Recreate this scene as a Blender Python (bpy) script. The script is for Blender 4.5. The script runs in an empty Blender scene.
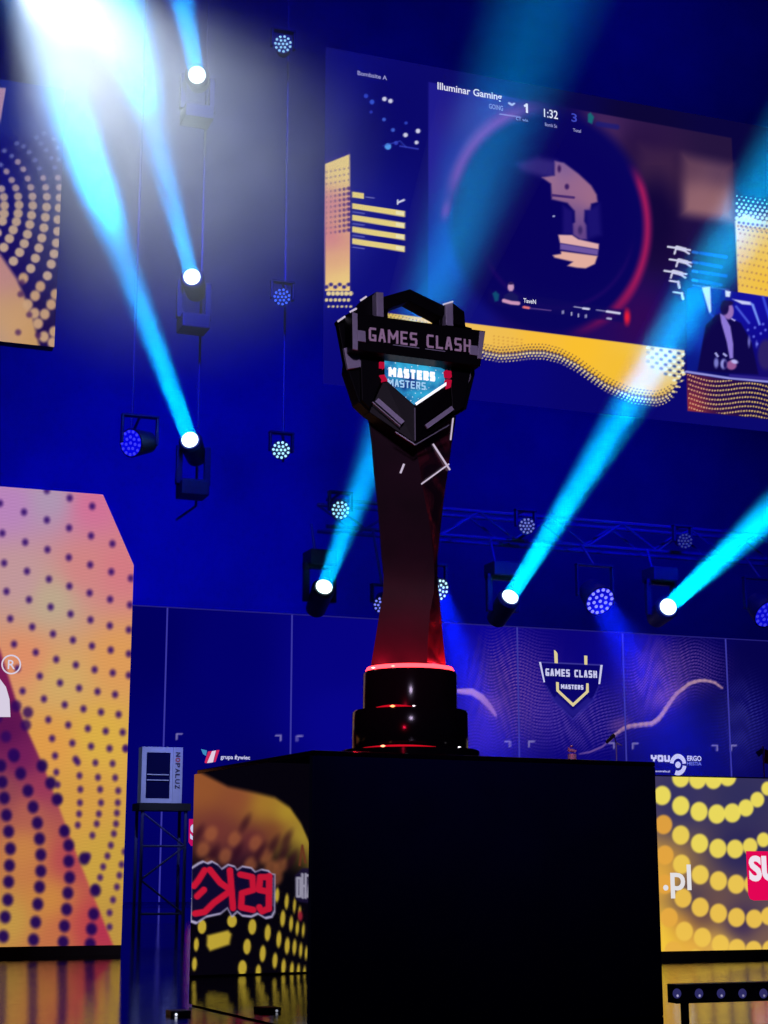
import bpy, bmesh, math, random
import numpy as np
from mathutils import Vector, Matrix

random.seed(7); rng = np.random.default_rng(7)
S = bpy.context.scene; COL = S.collection
S.view_settings.view_transform = 'Standard'
S.view_settings.look = 'None'
S.view_settings.exposure = 0.0
S.view_settings.gamma = 1.0
S.view_settings.use_curve_mapping = False

# ------------------------------------------------------------------ camera
F = 1640.0
PITCH = math.atan(358 / F); YAW = math.radians(-20.6)
EYE = np.array([0, 0, .36])
cam_d = bpy.data.cameras.new('camera'); cam = bpy.data.objects.new('camera', cam_d)
COL.objects.link(cam); S.camera = cam
cam_d.sensor_fit = 'AUTO'; cam_d.sensor_width = 36; cam_d.lens = F * 36 / 1024
cam_d.clip_start = .05; cam_d.clip_end = 200
cam.location = EYE; cam.rotation_euler = (math.pi / 2 + PITCH, 0, YAW)
_c, _s = math.cos(math.pi / 2 + PITCH), math.sin(math.pi / 2 + PITCH)
RX = np.array([[1, 0, 0], [0, _c, -_s], [0, _s, _c]])
RZ = np.array([[math.cos(YAW), -math.sin(YAW), 0], [math.sin(YAW), math.cos(YAW), 0], [0, 0, 1]])
RM = RZ @ RX

def ray(x, y): return RM @ np.array([(x - 384) / F, -(y - 512) / F, -1])
def at(x, y, Y): r = ray(x, y); return EYE + r * (Y / r[1])
def atz(x, y, Z): r = ray(x, y); return EYE + r * ((Z - EYE[2]) / r[2])
def proj(P):
    d = (np.atleast_2d(P) - EYE) @ RM
    return 384 - F * d[:, 0] / d[:, 2], 512 + F * d[:, 1] / d[:, 2]

# ------------------------------------------------------------------ colour
def lin(c):
    c = np.asarray(c, float) / 255.0
    return np.where(c <= .04045, c / 12.92, ((c + .055) / 1.055) ** 2.4)

# ------------------------------------------------------------------ materials
def mat_new(name):
    m = bpy.data.materials.new(name); m.use_nodes = True
    nt = m.node_tree; nt.nodes.clear()
    o = nt.nodes.new('ShaderNodeOutputMaterial')
    return m, nt, o

def principled(name, rgb, rough=.5, metal=0., ior=1.5, noise=0., nscale=30., bump=0., coat=0., spec=.5):
    m, nt, o = mat_new(name)
    b = nt.nodes.new('ShaderNodeBsdfPrincipled'); nt.links.new(b.outputs[0], o.inputs[0])
    c = lin(rgb)
    b.inputs['Base Color'].default_value = (*c, 1)
    b.inputs['Roughness'].default_value = rough; b.inputs['Metallic'].default_value = metal
    b.inputs['IOR'].default_value = ior; b.inputs['Coat Weight'].default_value = coat; b.inputs['Specular IOR Level'].default_value = spec
    if noise or bump:
        tc = nt.nodes.new('ShaderNodeTexCoord')
        n = nt.nodes.new('ShaderNodeTexNoise'); n.inputs['Scale'].default_value = nscale
        n.inputs['Detail'].default_value = 4
        nt.links.new(tc.outputs['Object'], n.inputs['Vector'])
        if noise:
            r = nt.nodes.new('ShaderNodeValToRGB')
            r.color_ramp.elements[0].color = (*(c * (1 - noise)), 1)
            r.color_ramp.elements[1].color = (*np.minimum(c * (1 + noise), 1), 1)
            nt.links.new(n.outputs[0], r.inputs[0]); nt.links.new(r.outputs[0], b.inputs['Base Color'])
        if bump:
            bp = nt.nodes.new('ShaderNodeBump'); bp.inputs['Strength'].default_value = bump
            bp.inputs['Distance'].default_value = .01
            nt.links.new(n.outputs[0], bp.inputs['Height']); nt.links.new(bp.outputs[0], b.inputs['Normal'])
    return m

def emit(name, rgb, k=1.0, sample='NONE'):
    m, nt, o = mat_new(name)
    e = nt.nodes.new('ShaderNodeEmission'); e.inputs[0].default_value = (*lin(rgb), 1); e.inputs[1].default_value = k
    nt.links.new(e.outputs[0], o.inputs[0])
    m.cycles.emission_sampling = sample
    return m

def screen_mat(name, k=1.0):
    m, nt, o = mat_new(name)
    a = nt.nodes.new('ShaderNodeVertexColor'); a.layer_name = 'Col'
    e = nt.nodes.new('ShaderNodeEmission'); e.inputs[1].default_value = k
    nt.links.new(a.outputs[0], e.inputs[0]); nt.links.new(e.outputs[0], o.inputs[0])
    m.cycles.emission_sampling = 'NONE'
    return m

M = {}
M['black'] = principled('matte_black_paint', (16, 16, 20), .55, noise=.25)
M['housing'] = principled('fixture_black', (52, 52, 60), .5, noise=.2)
M['steel'] = principled('truss_steel', (92, 92, 104), .5, .2, noise=.15)
M['pedestal'] = principled('pedestal_black_laminate', (5, 5, 52), .6, spec=.05, noise=.3, nscale=8)
M['gloss'] = principled('black_gloss_acrylic', (3, 3, 5), .015, ior=2.3)
M['trophy_black'] = principled('trophy_black', (9, 6, 13), .45, spec=.08, noise=.3, nscale=60)
M['trophy_base'] = principled('trophy_base_gloss', (7, 6, 12), .14, ior=1.3, spec=.3)
M['trophy_grey'] = principled('trophy_gunmetal', (165, 158, 182), .4, .0, noise=.15, nscale=80)
M['trophy_letter'] = principled('trophy_brushed_letter', (240, 205, 225), .45, .0, noise=.2, nscale=60)
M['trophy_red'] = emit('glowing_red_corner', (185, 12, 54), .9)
M['inlay'] = emit('backlit_inlay', (205, 190, 215), .9)  # glowing strips: highlights on the shoulders, pale lines on the column
M['silver'] = principled('silver_edge', (215, 210, 225), .25, .7)
M['white_ink'] = emit('white_screen_ink', (225, 225, 240))
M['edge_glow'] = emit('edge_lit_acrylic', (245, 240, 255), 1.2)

# ------------------------------------------------------------------ object helpers
ORG = {}          # world origin of each object
def link(o, parent=None, loc=None):
    COL.objects.link(o)
    w = np.array(loc if loc is not None else (ORG[parent.name] if parent else (0, 0, 0)), float)
    ORG[o.name] = w
    if parent: o.parent = parent; o.location = w - ORG[parent.name]
    else: o.location = w
    return o

def tag(o, label, cat, group=None, kind=None):
    o['label'] = label; o['category'] = cat
    if group: o['group'] = group
    if kind: o['kind'] = kind
    return o

def thing(name, label, cat, loc, group=None):
    o = bpy.data.objects.new(name, None); o.empty_display_size = .1
    link(o, None, loc); return tag(o, label, cat, group)

class MB:
    def __init__(s): s.bm = bmesh.new()
    def poly(s, faces_pts):
        for pts in faces_pts:
            s.bm.faces.new([s.bm.verts.new(p) for p in pts])
        return s
    def hexa(s, P):                      # 8 points: bottom 4 (ccw), top 4
        v = [s.bm.verts.new(p) for p in P]
        for f in ((3, 2, 1, 0), (4, 5, 6, 7), (0, 1, 5, 4), (1, 2, 6, 5), (2, 3, 7, 6), (3, 0, 4, 7)):
            s.bm.faces.new([v[i] for i in f])
        return s
    def box(s, lo, hi):
        (a, b, c), (d, e, f) = lo, hi
        return s.hexa([(a, b, c), (d, b, c), (d, e, c), (a, e, c), (a, b, f), (d, b, f), (d, e, f), (a, e, f)])
    def obox(s, c, ax, ay, az):          # centre and three half-axis vectors
        c, ax, ay, az = map(np.array, (c, ax, ay, az))
        return s.hexa([c + i * ax + j * ay + k * az for k in (-1, 1) for i, j in ((-1, -1), (1, -1), (1, 1), (-1, 1))])
    def frustum(s, p0, p1, r0, r1, n=20, cap=True):
        p0, p1 = Vector(p0), Vector(p1); d = (p1 - p0).normalized()
        u = d.orthogonal().normalized(); w = d.cross(u)
        A, B = [], []
        for i in range(n):
            t = 2 * math.pi * i / n; q = u * math.cos(t) + w * math.sin(t)
            A.append(s.bm.verts.new(p0 + q * r0)); B.append(s.bm.verts.new(p1 + q * r1))
        for i in range(n):
            j = (i + 1) % n; s.bm.faces.new((A[i], A[j], B[j], B[i]))
        if cap: s.bm.faces.new(A[::-1]); s.bm.faces.new(B)
        return s
    def lathe(s, c, prof, n=48):         # (radius, z) profile about the vertical through c
        rings = []
        for r, z in prof:
            rings.append([s.bm.verts.new((c[0] + r * math.cos(2 * math.pi * i / n), c[1] + r * math.sin(2 * math.pi * i / n), c[2] + z)) for i in range(n)])
        for a, b in zip(rings, rings[1:]):
            for i in range(n):
                j = (i + 1) % n; s.bm.faces.new((a[i], a[j], b[j], b[i]))
        s.bm.faces.new(rings[0][::-1]); s.bm.faces.new(rings[-1])
        return s
    def prism(s, front, back):           # two matching loops
        a = [s.bm.verts.new(p) for p in front]; b = [s.bm.verts.new(p) for p in back]
        n = len(a)
        s.bm.faces.new(a); s.bm.faces.new(b[::-1])
        for i in range(n):
            j = (i + 1) % n; s.bm.faces.new((a[j], a[i], b[i], b[j]))
        return s
    def build(s, name, mat, parent=None, loc=None, bevel=0., smooth=False):
        me = bpy.data.meshes.new(name); o = bpy.data.objects.new(name, me)
        link(o, parent, loc)
        bmesh.ops.recalc_face_normals(s.bm, faces=s.bm.faces)
        if bevel:
            bmesh.ops.bevel(s.bm, geom=[e for e in s.bm.edges if len(e.link_faces) == 2 and e.calc_face_angle(0) > .5],
                            offset=bevel, segments=2, affect='EDGES', profile=.6, clamp_overlap=True)
        bmesh.ops.translate(s.bm, verts=s.bm.verts, vec=-Vector(ORG[o.name]))
        s.bm.to_mesh(me); s.bm.free()
        if smooth:
            for p in me.polygons: p.use_smooth = True
            me.set_sharp_from_angle(angle=.6)
        me.materials.append(mat)
        return o

def raw_mesh(name, V, polys, mat, parent=None, loc=None):
    me = bpy.data.meshes.new(name); o = bpy.data.objects.new(name, me); link(o, parent, loc)
    me.from_pydata([tuple(v) for v in (np.asarray(V) - ORG[o.name])], [], polys); me.update()
    me.materials.append(mat); return o

def text_geo(s, offset=.0, extrude=0.):
    c = bpy.data.curves.new('lettering', 'FONT'); c.body = s; c.offset = offset; c.extrude = extrude
    c.resolution_u = 4
    o = bpy.data.objects.new('lettering', c); COL.objects.link(o)
    dg = bpy.context.evaluated_depsgraph_get(); dg.update()
    me = bpy.data.meshes.new_from_object(o.evaluated_get(dg))
    V = np.empty(len(me.vertices) * 3); me.vertices.foreach_get('co', V); V = V.reshape(-1, 3)
    P = [tuple(p.vertices) for p in me.polygons]
    bpy.data.objects.remove(o); bpy.data.curves.remove(c); bpy.data.meshes.remove(me)
    return V, P

def text_on(s, p0, p1, h, Y, mat, parent, name='lettering', offset=.012, lift=.006, depth=0.):
    """writing on a stage-parallel plane: p0 = lower-left photo pixel, p1 = lower-right, h = letter height in pixels"""
    V, P = text_geo(s, offset, 1.0 if depth else 0.)
    L = at(*p0, Y - lift); Rr = at(*p1, Y - lift); T = at(p0[0], p0[1] - h, Y - lift)
    lo, hi = V.min(0), V.max(0); W = Rr[0] - L[0]; H = T[2] - L[2]; zs = Rr[2] - L[2]
    q = (V - lo) / np.maximum(hi - lo, 1e-9)
    out = np.c_[L[0] + q[:, 0] * W, L[1] - (q[:, 2] * depth if depth else 0 * q[:, 0]), L[2] + q[:, 1] * H + q[:, 0] * zs * .0]
    return raw_mesh(name, out, P, mat, parent)

STROKES = {
 'G': [[(1, 1), (.15, 1), (0, .85), (0, .15), (.15, 0), (1, 0), (1, .4), (.62, .4)]], 'A': [[(0, 0), (.4, 1), (.6, 1), (1, 0)], [(.2, .32), (.8, .32)]],
 'M': [[(0, 0), (0, 1), (.5, .35), (1, 1), (1, 0)]], 'E': [[(1, 1), (0, 1), (0, 0), (1, 0)], [(0, .5), (.85, .5)]],
 'S': [[(1, 1), (.1, 1), (0, .9), (0, .6), (.1, .5), (.9, .5), (1, .4), (1, .1), (.9, 0), (0, 0)]], 'C': [[(1, 1), (.15, 1), (0, .85), (0, .15), (.15, 0), (1, 0)]],
 'L': [[(0, 1), (0, 0), (1, 0)]], 'H': [[(0, 0), (0, 1)], [(1, 0), (1, 1)], [(0, .5), (1, .5)]], 'T': [[(0, 1), (1, 1)], [(.5, 1), (.5, 0)]],
 'R': [[(0, 0), (0, 1), (.9, 1), (1, .9), (1, .6), (.9, .5), (0, .5)], [(.5, .5), (1, 0)]], 'Y': [[(0, 1), (0, .55), (.5, .45), (1, .55), (1, 1)], [(.5, .45), (.5, 0)]],
 'O': [[(0, .12), (.12, 0), (.88, 0), (1, .12), (1, .88), (.88, 1), (.12, 1), (0, .88), (0, .12)]], 'U': [[(0, 1), (0, .12), (.12, 0), (.88, 0), (1, .12), (1, 1)]], '1': [[(.1, .78), (.6, 1), (.6, 0)]]}
def stroke_text(s, p0, p1, h, Y, mat, parent, sw=.17, lift=.006, depth=.0015, gap=.36):
    """square-cut techno lettering built of straight strokes on a stage-parallel plane"""
    L = at(*p0, Y - lift); R_ = at(*p1, Y - lift); T = at(p0[0], p0[1] - h, Y - lift); H = T[2] - L[2]; W = R_[0] - L[0]
    adv = [({'M': 1.4, ' ': .7}.get(ch, 1.)) for ch in s]; k = W / (sum(adv) + gap * (len(s) - 1)); t = sw * H
    mb = MB(); x = L[0]; kk = 0
    for ch, a_ in zip(s, adv):
        cw_ = a_ * k - t; ch_ = H - t
        for st in STROKES.get(ch, []):
            for (ax, az), (bx, bz) in zip(st, st[1:]):
                A = np.array([x + t / 2 + ax * cw_, L[1], L[2] + t / 2 + az * ch_]); B = np.array([x + t / 2 + bx * cw_, L[1], L[2] + t / 2 + bz * ch_])
                u = (B - A) / np.linalg.norm(B - A); v = np.array([-u[2], 0, u[0]])
                kk += 1; mb.obox((A + B) / 2 - np.array([0, depth / 2 + .00012 * (kk % 9), 0]), (B - A) / 2 + u * t * .42, v * t / 2, (0, depth / 2, 0))
        x += (a_ + gap) * k
    return mb.build('lettering', mat, parent)

def poly_on(polys, Y, mat, parent, name, lift=.005):
    V, Pn = [], []
    for pts in polys:
        Pn.append(tuple(range(len(V), len(V) + len(pts)))); V += [at(x, y, Y - lift) for x, y in pts]
    return raw_mesh(name, V, Pn, mat, parent)

# ------------------------------------------------------------------ painting of screen pictures
def sstep(a, b, x):
    t = np.clip((x - a) / (b - a), 0, 1); return t * t * (3 - 2 * t)

class Canvas:
    def __init__(s, px, py, base):
        s.x, s.y = px, py; s.c = np.tile(np.array(base, float), (len(px), 1))
    def mix(s, a, col, idx=None):
        col = np.asarray(col, float)
        if idx is None: s.c = s.c * (1 - a[:, None]) + a[:, None] * col
        else: s.c[idx] = s.c[idx] * (1 - a[:, None]) + a[:, None] * col
    def near(s, x0, y0, x1, y1):
        return np.nonzero((s.x > x0) & (s.x < x1) & (s.y > y0) & (s.y < y1))[0]
    def ell(s, cx, cy, rx, ry, col, soft=1.0, ang=0., k=1.):
        m = max(rx, ry) + soft + 1; i = s.near(cx - m, cy - m, cx + m, cy + m)
        if not len(i): return
        dx, dy = s.x[i] - cx, s.y[i] - cy
        ca, sa = math.cos(ang), math.sin(ang); u, v = dx * ca + dy * sa, -dx * sa + dy * ca
        d = (np.sqrt((u / rx) ** 2 + (v / ry) ** 2) - 1) * min(rx, ry)
        s.mix(k * (1 - sstep(-soft, soft, d)), col, i)
    def ring(s, cx, cy, rx, ry, w, col, soft=2., ang=0., k=1., win=None):
        dx, dy = s.x - cx, s.y - cy; ca, sa = math.cos(ang), math.sin(ang)
        u, v = dx * ca + dy * sa, -dx * sa + dy * ca
        d = np.abs(np.sqrt((u / rx) ** 2 + (v / ry) ** 2) - 1) * min(rx, ry)
        a = k * (1 - sstep(w - soft, w + soft, d))
        if win is not None: a = a * win
        s.mix(a, col)
    def sdf(s, pts, i):
        x, y = s.x[i], s.y[i]; n = len(pts); d = np.full(len(i), 1e9); ins = np.zeros(len(i), bool)
        for k in range(n):
            (ax, ay), (bx, by) = pts[k], pts[(k + 1) % n]
            ex, ey = bx - ax, by - ay; L = ex * ex + ey * ey + 1e-9
            t = np.clip(((x - ax) * ex + (y - ay) * ey) / L, 0, 1)
            d = np.minimum(d, (x - ax - t * ex) ** 2 + (y - ay - t * ey) ** 2)
            if ay != by:
                cr = ((ay > y) != (by > y)) & (x < (bx - ax) * (y - ay) / (by - ay) + ax); ins ^= cr
        return np.where(ins, -1, 1) * np.sqrt(d)
    def poly(s, pts, col, soft=.7, k=1.):
        xs = [p[0] for p in pts]; ys = [p[1] for p in pts]; m = soft + 1
        i = s.near(min(xs) - m, min(ys) - m, max(xs) + m, max(ys) + m)
        if not len(i): return
        s.mix(k * (1 - sstep(-soft, soft, s.sdf(pts, i))), col(s.x[i], s.y[i]) if callable(col) else col, i)
    def line(s, pts, w, col, soft=.6, k=1.):
        xs = [p[0] for p in pts]; ys = [p[1] for p in pts]; m = w + soft + 1
        i = s.near(min(xs) - m, min(ys) - m, max(xs) + m, max(ys) + m)
        if not len(i): return
        x, y = s.x[i], s.y[i]; d = np.full(len(i), 1e9)
        for (ax, ay), (bx, by) in zip(pts, pts[1:]):
            ex, ey = bx - ax, by - ay; t = np.clip(((x - ax) * ex + (y - ay) * ey) / (ex * ex + ey * ey + 1e-9), 0, 1)
            d = np.minimum(d, np.hypot(x - ax - t * ex, y - ay - t * ey))
        s.mix(k * (1 - sstep(w / 2 - soft, w / 2 + soft, d)), col, i)

def idw(px, py, pts):
    """smooth colour field through listed picture colours"""
    num = 0; den = 0
    for x, y, c in pts:
        w = 1 / (((px - x) ** 2 + (py - y) ** 2) + 200) ** 1.6
        num = num + w[:, None] * np.array(c, float); den = den + w
    return num / den[:, None]

def grid_screen(name, Y, z0, z1, x0, x1f, nx, nz, paint, mat, parent, mirror=None):
    """flat picture surface on the plane Y, from x0 to x1f(z), carrying its picture as a colour attribute"""
    zz = np.linspace(z0, z1, nz)
    xe = np.array([x1f(z) for z in zz]) if callable(x1f) else np.full(nz, x1f)
    t = np.linspace(0, 1, nx)
    X = x0 + (xe[:, None] - x0) * t[None, :]; Z = np.repeat(zz[:, None], nx, 1)
    V = np.stack([X.ravel(), np.full(X.size, Y), Z.ravel()], 1)
    Q = mirror(V) if mirror else V
    px, py = proj(Q)
    col = lin(np.clip(paint(px, py), 0, 255))
    me = bpy.data.meshes.new(name); o = bpy.data.objects.new(name, me); link(o, parent)
    V = V - ORG[o.name]
    r = np.arange(nz - 1)[:, None] * nx + np.arange(nx - 1)[None, :]
    quads = np.stack([r, r + 1, r + nx + 1, r + nx], -1).reshape(-1, 4)
    me.vertices.add(len(V)); me.vertices.foreach_set('co', V.astype(np.float32).ravel())
    me.loops.add(quads.size); me.loops.foreach_set('vertex_index', quads.astype(np.int32).ravel())
    me.polygons.add(len(quads)); me.polygons.foreach_set('loop_start', np.arange(0, quads.size, 4, dtype=np.int32))
    me.update(calc_edges=True)
    ca = me.color_attributes.new('Col', 'FLOAT_COLOR', 'POINT')
    ca.data.foreach_set('color', np.c_[col, np.ones(len(col))].astype(np.float32).ravel())
    me.materials.append(mat)
    return o

# ================================================================== SETTING
def structure(o): o['kind'] = 'structure'; return o

def floor_mat():
    m, nt, o = mat_new('glossy_stage_floor')
    b = nt.nodes.new('ShaderNodeBsdfPrincipled'); nt.links.new(b.outputs[0], o.inputs[0])
    b.inputs['Base Color'].default_value = (.004, .004, .012, 1); b.inputs['Roughness'].default_value = .015
    b.inputs['IOR'].default_value = 1.7
    tc = nt.nodes.new('ShaderNodeTexCoord'); mp = nt.nodes.new('ShaderNodeMapping')
    mp.inputs['Scale'].default_value = (10, 34, 1)
    n = nt.nodes.new('ShaderNodeTexNoise'); n.inputs['Scale'].default_value = 2.2; n.inputs['Detail'].default_value = 5
    bp = nt.nodes.new('ShaderNodeBump'); bp.inputs['Strength'].default_value = .045; bp.inputs['Distance'].default_value = .02
    nt.links.new(tc.outputs['Object'], mp.inputs[0]); nt.links.new(mp.outputs[0], n.inputs['Vector'])
    nt.links.new(n.outputs[0], bp.inputs['Height']); nt.links.new(bp.outputs[0], b.inputs['Normal'])
    return m

M['drape'] = principled('black_drape_wool', (105, 105, 150), .9, noise=.25, nscale=1.3, bump=.2)
structure(MB().box((-16, -8, -.3), (30, 26, 0)).build('floor', floor_mat()))
structure(MB().box((-16, 24, 0), (30, 24.2, 20)).build('wall_back', M['drape']))
structure(MB().box((-16.2, -8, 0), (-16, 26, 20)).build('wall_left', M['drape']))
structure(MB().box((30, -8, 0), (30.2, 26, 20)).build('wall_right', M['drape']))
structure(MB().box((-16, -8, 20), (30, 26, 20.2)).build('ceiling', M['black']))

# ================================================================== PEDESTAL
C0 = atz(310, 1033, 0); HP = at(311, 750, C0[1])[2]
PL = atz(197, 770, HP); PR = atz(655, 762, HP)
a = np.array([C0[0], C0[1]]); l = PL[:2]; r = PR[:2]; q = l + r - a
cen = (l + r) / 2
ped = thing('display_pedestal', 'large black square pedestal with glossy side carrying the tall trophy', 'pedestal', (*cen, 0))
def lerp2(p, k): return cen + (p - cen) * k
def quadbox(mb, pts, z0, z1): return mb.hexa([(*p, z0) for p in pts] + [(*p, z1) for p in pts])
quadbox(MB(), [a, r, q, l], .0, HP - .012).build('body', M['pedestal'], ped, bevel=.003)
quadbox(MB(), [a, r, q, l], HP - .012, HP).build('top_panel', M['trophy_base'], ped, bevel=.002)
dl = (l - a) / np.linalg.norm(l - a); nl = np.array([dl[1], -dl[0]])
if nl @ (cen - a) > 0: nl = -nl                         # outward normal of the glossy side
ga = a; gl = l
quadbox(MB(), [ga + nl * .0075, ga + nl * .0005, gl + nl * .0005, gl + nl * .0075], .004, HP - .0125).build('side_panel', M['gloss'], ped)['label'] = 'mirror-gloss black side panel'
FP = ga + nl * .0075

def mirror_side(V):
    d = (V[:, :2] - FP) @ nl
    W = V.copy(); W[:, :2] -= 2 * d[:, None] * nl; return W

# ================================================================== TROPHY
YT = cen[1]
tz = HP
base_c = at(410, 752, YT); TC = np.array([base_c[0], YT, HP])
tro = thing('trophy', 'tall black and dark red esports trophy standing on the black pedestal', 'trophy', TC)
def rad(px): return px / F * np.linalg.norm(TC - EYE)
def tp(x, y, dy=0.): return at(x, y, YT + dy)
zt = lambda y: at(410, y, YT)[2]
def pw(px): return px / F * 4.35
zA, zB, zC = HP + .008, at(410, 707, YT - .12)[2], at(410, 668, YT - .1)[2]
zP = at(410, 747.6, YT - .12)[2]; zA = zP
MB().lathe(TC, [(pw(70), 0), (pw(71), .003), (pw(71), zP - HP - .003), (pw(70), zP - HP)], 64).build('base_plate', M['trophy_base'], tro, smooth=True)
MB().lathe((TC[0], TC[1], zA), [(pw(58.5), 0), (pw(59.5), .004), (pw(59.5), zB - zA - .006), (pw(58), zB - zA)], 64).build('lower_tier', M['trophy_base'], tro, smooth=True)
MB().lathe((TC[0], TC[1], zB), [(pw(47.5), 0), (pw(48.5), .003), (pw(48.5), zC - zB - .006), (pw(47), zC - zB)], 64).build('upper_tier', M['trophy_base'], tro, smooth=True)
# red lit ring round the foot
mb = MB(); n = 64
r0, r1 = pw(41), pw(46.5)
for i in range(n):
    t0, t1 = 2 * math.pi * i / n, 2 * math.pi * (i + 1) / n
    P = lambda rr, t, z: (TC[0] + rr * math.cos(t), TC[1] + rr * math.sin(t), zC + z)
    mb.hexa([P(r0, t0, .0003), P(r1, t0, .0003), P(r1, t1, .0003), P(r0, t1, .0003), P(r0, t0, .012), P(r1 - .006, t0, .012), P(r1 - .006, t1, .012), P(r0, t1, .012)])
M['red_led'] = emit('red_led_ring', (255, 52, 60), 6, 'AUTO')
mb.build('led_ring', M['red_led'], tro)['label'] = 'glowing red light ring'
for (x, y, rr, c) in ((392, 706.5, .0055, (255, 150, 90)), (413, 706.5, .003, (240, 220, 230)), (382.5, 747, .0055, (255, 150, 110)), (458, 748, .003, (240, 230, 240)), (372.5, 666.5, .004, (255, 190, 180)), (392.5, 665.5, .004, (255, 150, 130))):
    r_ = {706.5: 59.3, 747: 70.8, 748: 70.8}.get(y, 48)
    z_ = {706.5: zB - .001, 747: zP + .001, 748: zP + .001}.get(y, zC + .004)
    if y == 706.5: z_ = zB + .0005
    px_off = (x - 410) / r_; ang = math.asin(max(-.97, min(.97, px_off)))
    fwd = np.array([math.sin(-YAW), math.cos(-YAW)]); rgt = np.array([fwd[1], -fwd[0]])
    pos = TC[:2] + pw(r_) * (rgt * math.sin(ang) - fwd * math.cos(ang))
    MB().lathe((*pos, z_), [(rr * .5, -rr * .5), (rr * 1.5, 0), (rr * .5, rr * .5)], 10).build('led', emit('led_glint', c, 3), tro)  # glowing dots stand in for specular glints on the rims

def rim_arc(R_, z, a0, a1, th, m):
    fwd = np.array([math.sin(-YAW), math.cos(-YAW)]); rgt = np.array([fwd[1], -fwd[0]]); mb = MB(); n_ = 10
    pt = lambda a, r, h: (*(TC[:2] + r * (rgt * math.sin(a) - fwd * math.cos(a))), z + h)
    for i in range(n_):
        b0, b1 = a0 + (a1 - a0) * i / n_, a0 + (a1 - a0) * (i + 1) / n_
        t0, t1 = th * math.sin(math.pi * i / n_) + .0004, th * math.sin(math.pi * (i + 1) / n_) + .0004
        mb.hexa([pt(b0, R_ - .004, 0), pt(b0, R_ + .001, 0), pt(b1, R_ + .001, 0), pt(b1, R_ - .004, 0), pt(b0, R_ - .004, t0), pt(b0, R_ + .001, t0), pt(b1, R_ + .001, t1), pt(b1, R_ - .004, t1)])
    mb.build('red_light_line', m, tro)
rl_ = emit('red_light_line', (205, 12, 34), 1.0)  # glowing arcs imitate red glints along the tier rims
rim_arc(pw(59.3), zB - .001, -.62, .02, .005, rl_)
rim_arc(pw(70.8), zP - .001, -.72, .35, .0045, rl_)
for i in range(8):
    t_ = 2 * math.pi * (i + .5) / 8
    ld = bpy.data.lights.new('red_uplight', 'POINT'); o_ = bpy.data.objects.new('red_uplight', ld); COL.objects.link(o_)  # added point lights strengthen the ring's red on the column
    ld.energy = .45; ld.color = (1, .02, .05); ld.shadow_soft_size = .008
    o_.location = (TC[0] + pw(45) * math.cos(t_), TC[1] + pw(45) * math.sin(t_), zC + .022)
# --- twisting column: every level = left edge, front ridge, right edge, back corner (photo x) at photo height y
def column_mat():
    m, nt, o = mat_new('black_and_red_marbled_resin')
    b = nt.nodes.new('ShaderNodeBsdfPrincipled'); nt.links.new(b.outputs[0], o.inputs[0])
    b.inputs['Roughness'].default_value = .22; b.inputs['Coat Weight'].default_value = .3
    tc = nt.nodes.new('ShaderNodeTexCoord'); n = nt.nodes.new('ShaderNodeTexNoise')
    n.inputs['Scale'].default_value = 9; n.inputs['Detail'].default_value = 6; n.inputs['Distortion'].default_value = 1.2
    r = nt.nodes.new('ShaderNodeValToRGB'); e = r.color_ramp.elements
    e[0].position = .42; e[0].color = (.016, .005, .012, 1); e[1].position = .75; e[1].color = (.42, .03, .03, 1)
    x = e.new(.58); x.color = (.10, .014, .024, 1)
    nt.links.new(tc.outputs['Object'], n.inputs['Vector']); nt.links.new(n.outputs[0], r.inputs[0]); nt.links.new(r.outputs[0], b.inputs['Base Color'])
    return m
M['marble'] = column_mat()
M['facet_dark'] = principled('dark_column_face', (33, 5, 23), .45, spec=.05, noise=.95, nscale=6)
LV = [  # y, left, ridge, right
    (405, 366, 413, 456), (440, 371, 415, 451), (470, 373.5, 420, 447), (500, 377, 425, 443), (530, 379.5, 430.5, 440),
    (555, 381, 433.5, 437.5), (575, 383.5, 434.5, 437.5), (592, 383, 434, 439), (612, 379.5, 430, 441), (640, 375, 428, 443.5), (664.5, 370.8, 427, 446.3)]
dark, red, side = MB(), MB(), MB()
loops = []
for (y, xl, xm, xr) in LV:
    k = max(0, min(1, (y - 400) / 175)); k = k if y < 575 else 1
    fl = -.02 - .03 * (1 - k); fm = -.095 + .035 * k; fr = -.03
    if y > 575: t = (y - 575) / 92; fl += .02 * t; fm -= .025 * t; fr += .02 * t
    L, Mm, Rr = tp(xl, y, fl), tp(xm, y, fm), tp(xr, y, fr)
    z = Mm[2]; L[2] = z; Rr[2] = z
    B1 = np.array([Rr[0] - .02, YT + .05, z]); B0 = np.array([L[0] + .05, YT + .05, z])
    loops.append((L, Mm, Rr, B1, B0))
bmv = MB()
cols = [[bmv.bm.verts.new(p) for p in lp] for lp in loops]
matidx = {0: 0, 1: 1, 2: 1, 3: 0, 4: 1}
faces = {0: [], 1: []}
for A, B in zip(cols, cols[1:]):
    for i in range(5):
        j = (i + 1) % 5
        f = bmv.bm.faces.new((A[i], A[j], B[j], B[i])); f.material_index = matidx[i]
f = bmv.bm.faces.new(cols[0]); f = bmv.bm.faces.new(cols[-1][::-1])
colobj = bmv.build('column', M['facet_dark'], tro, smooth=True); colobj['label'] = 'dark twisting column with red marbled side'
colobj.data.materials.append(M['marble'])

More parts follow.
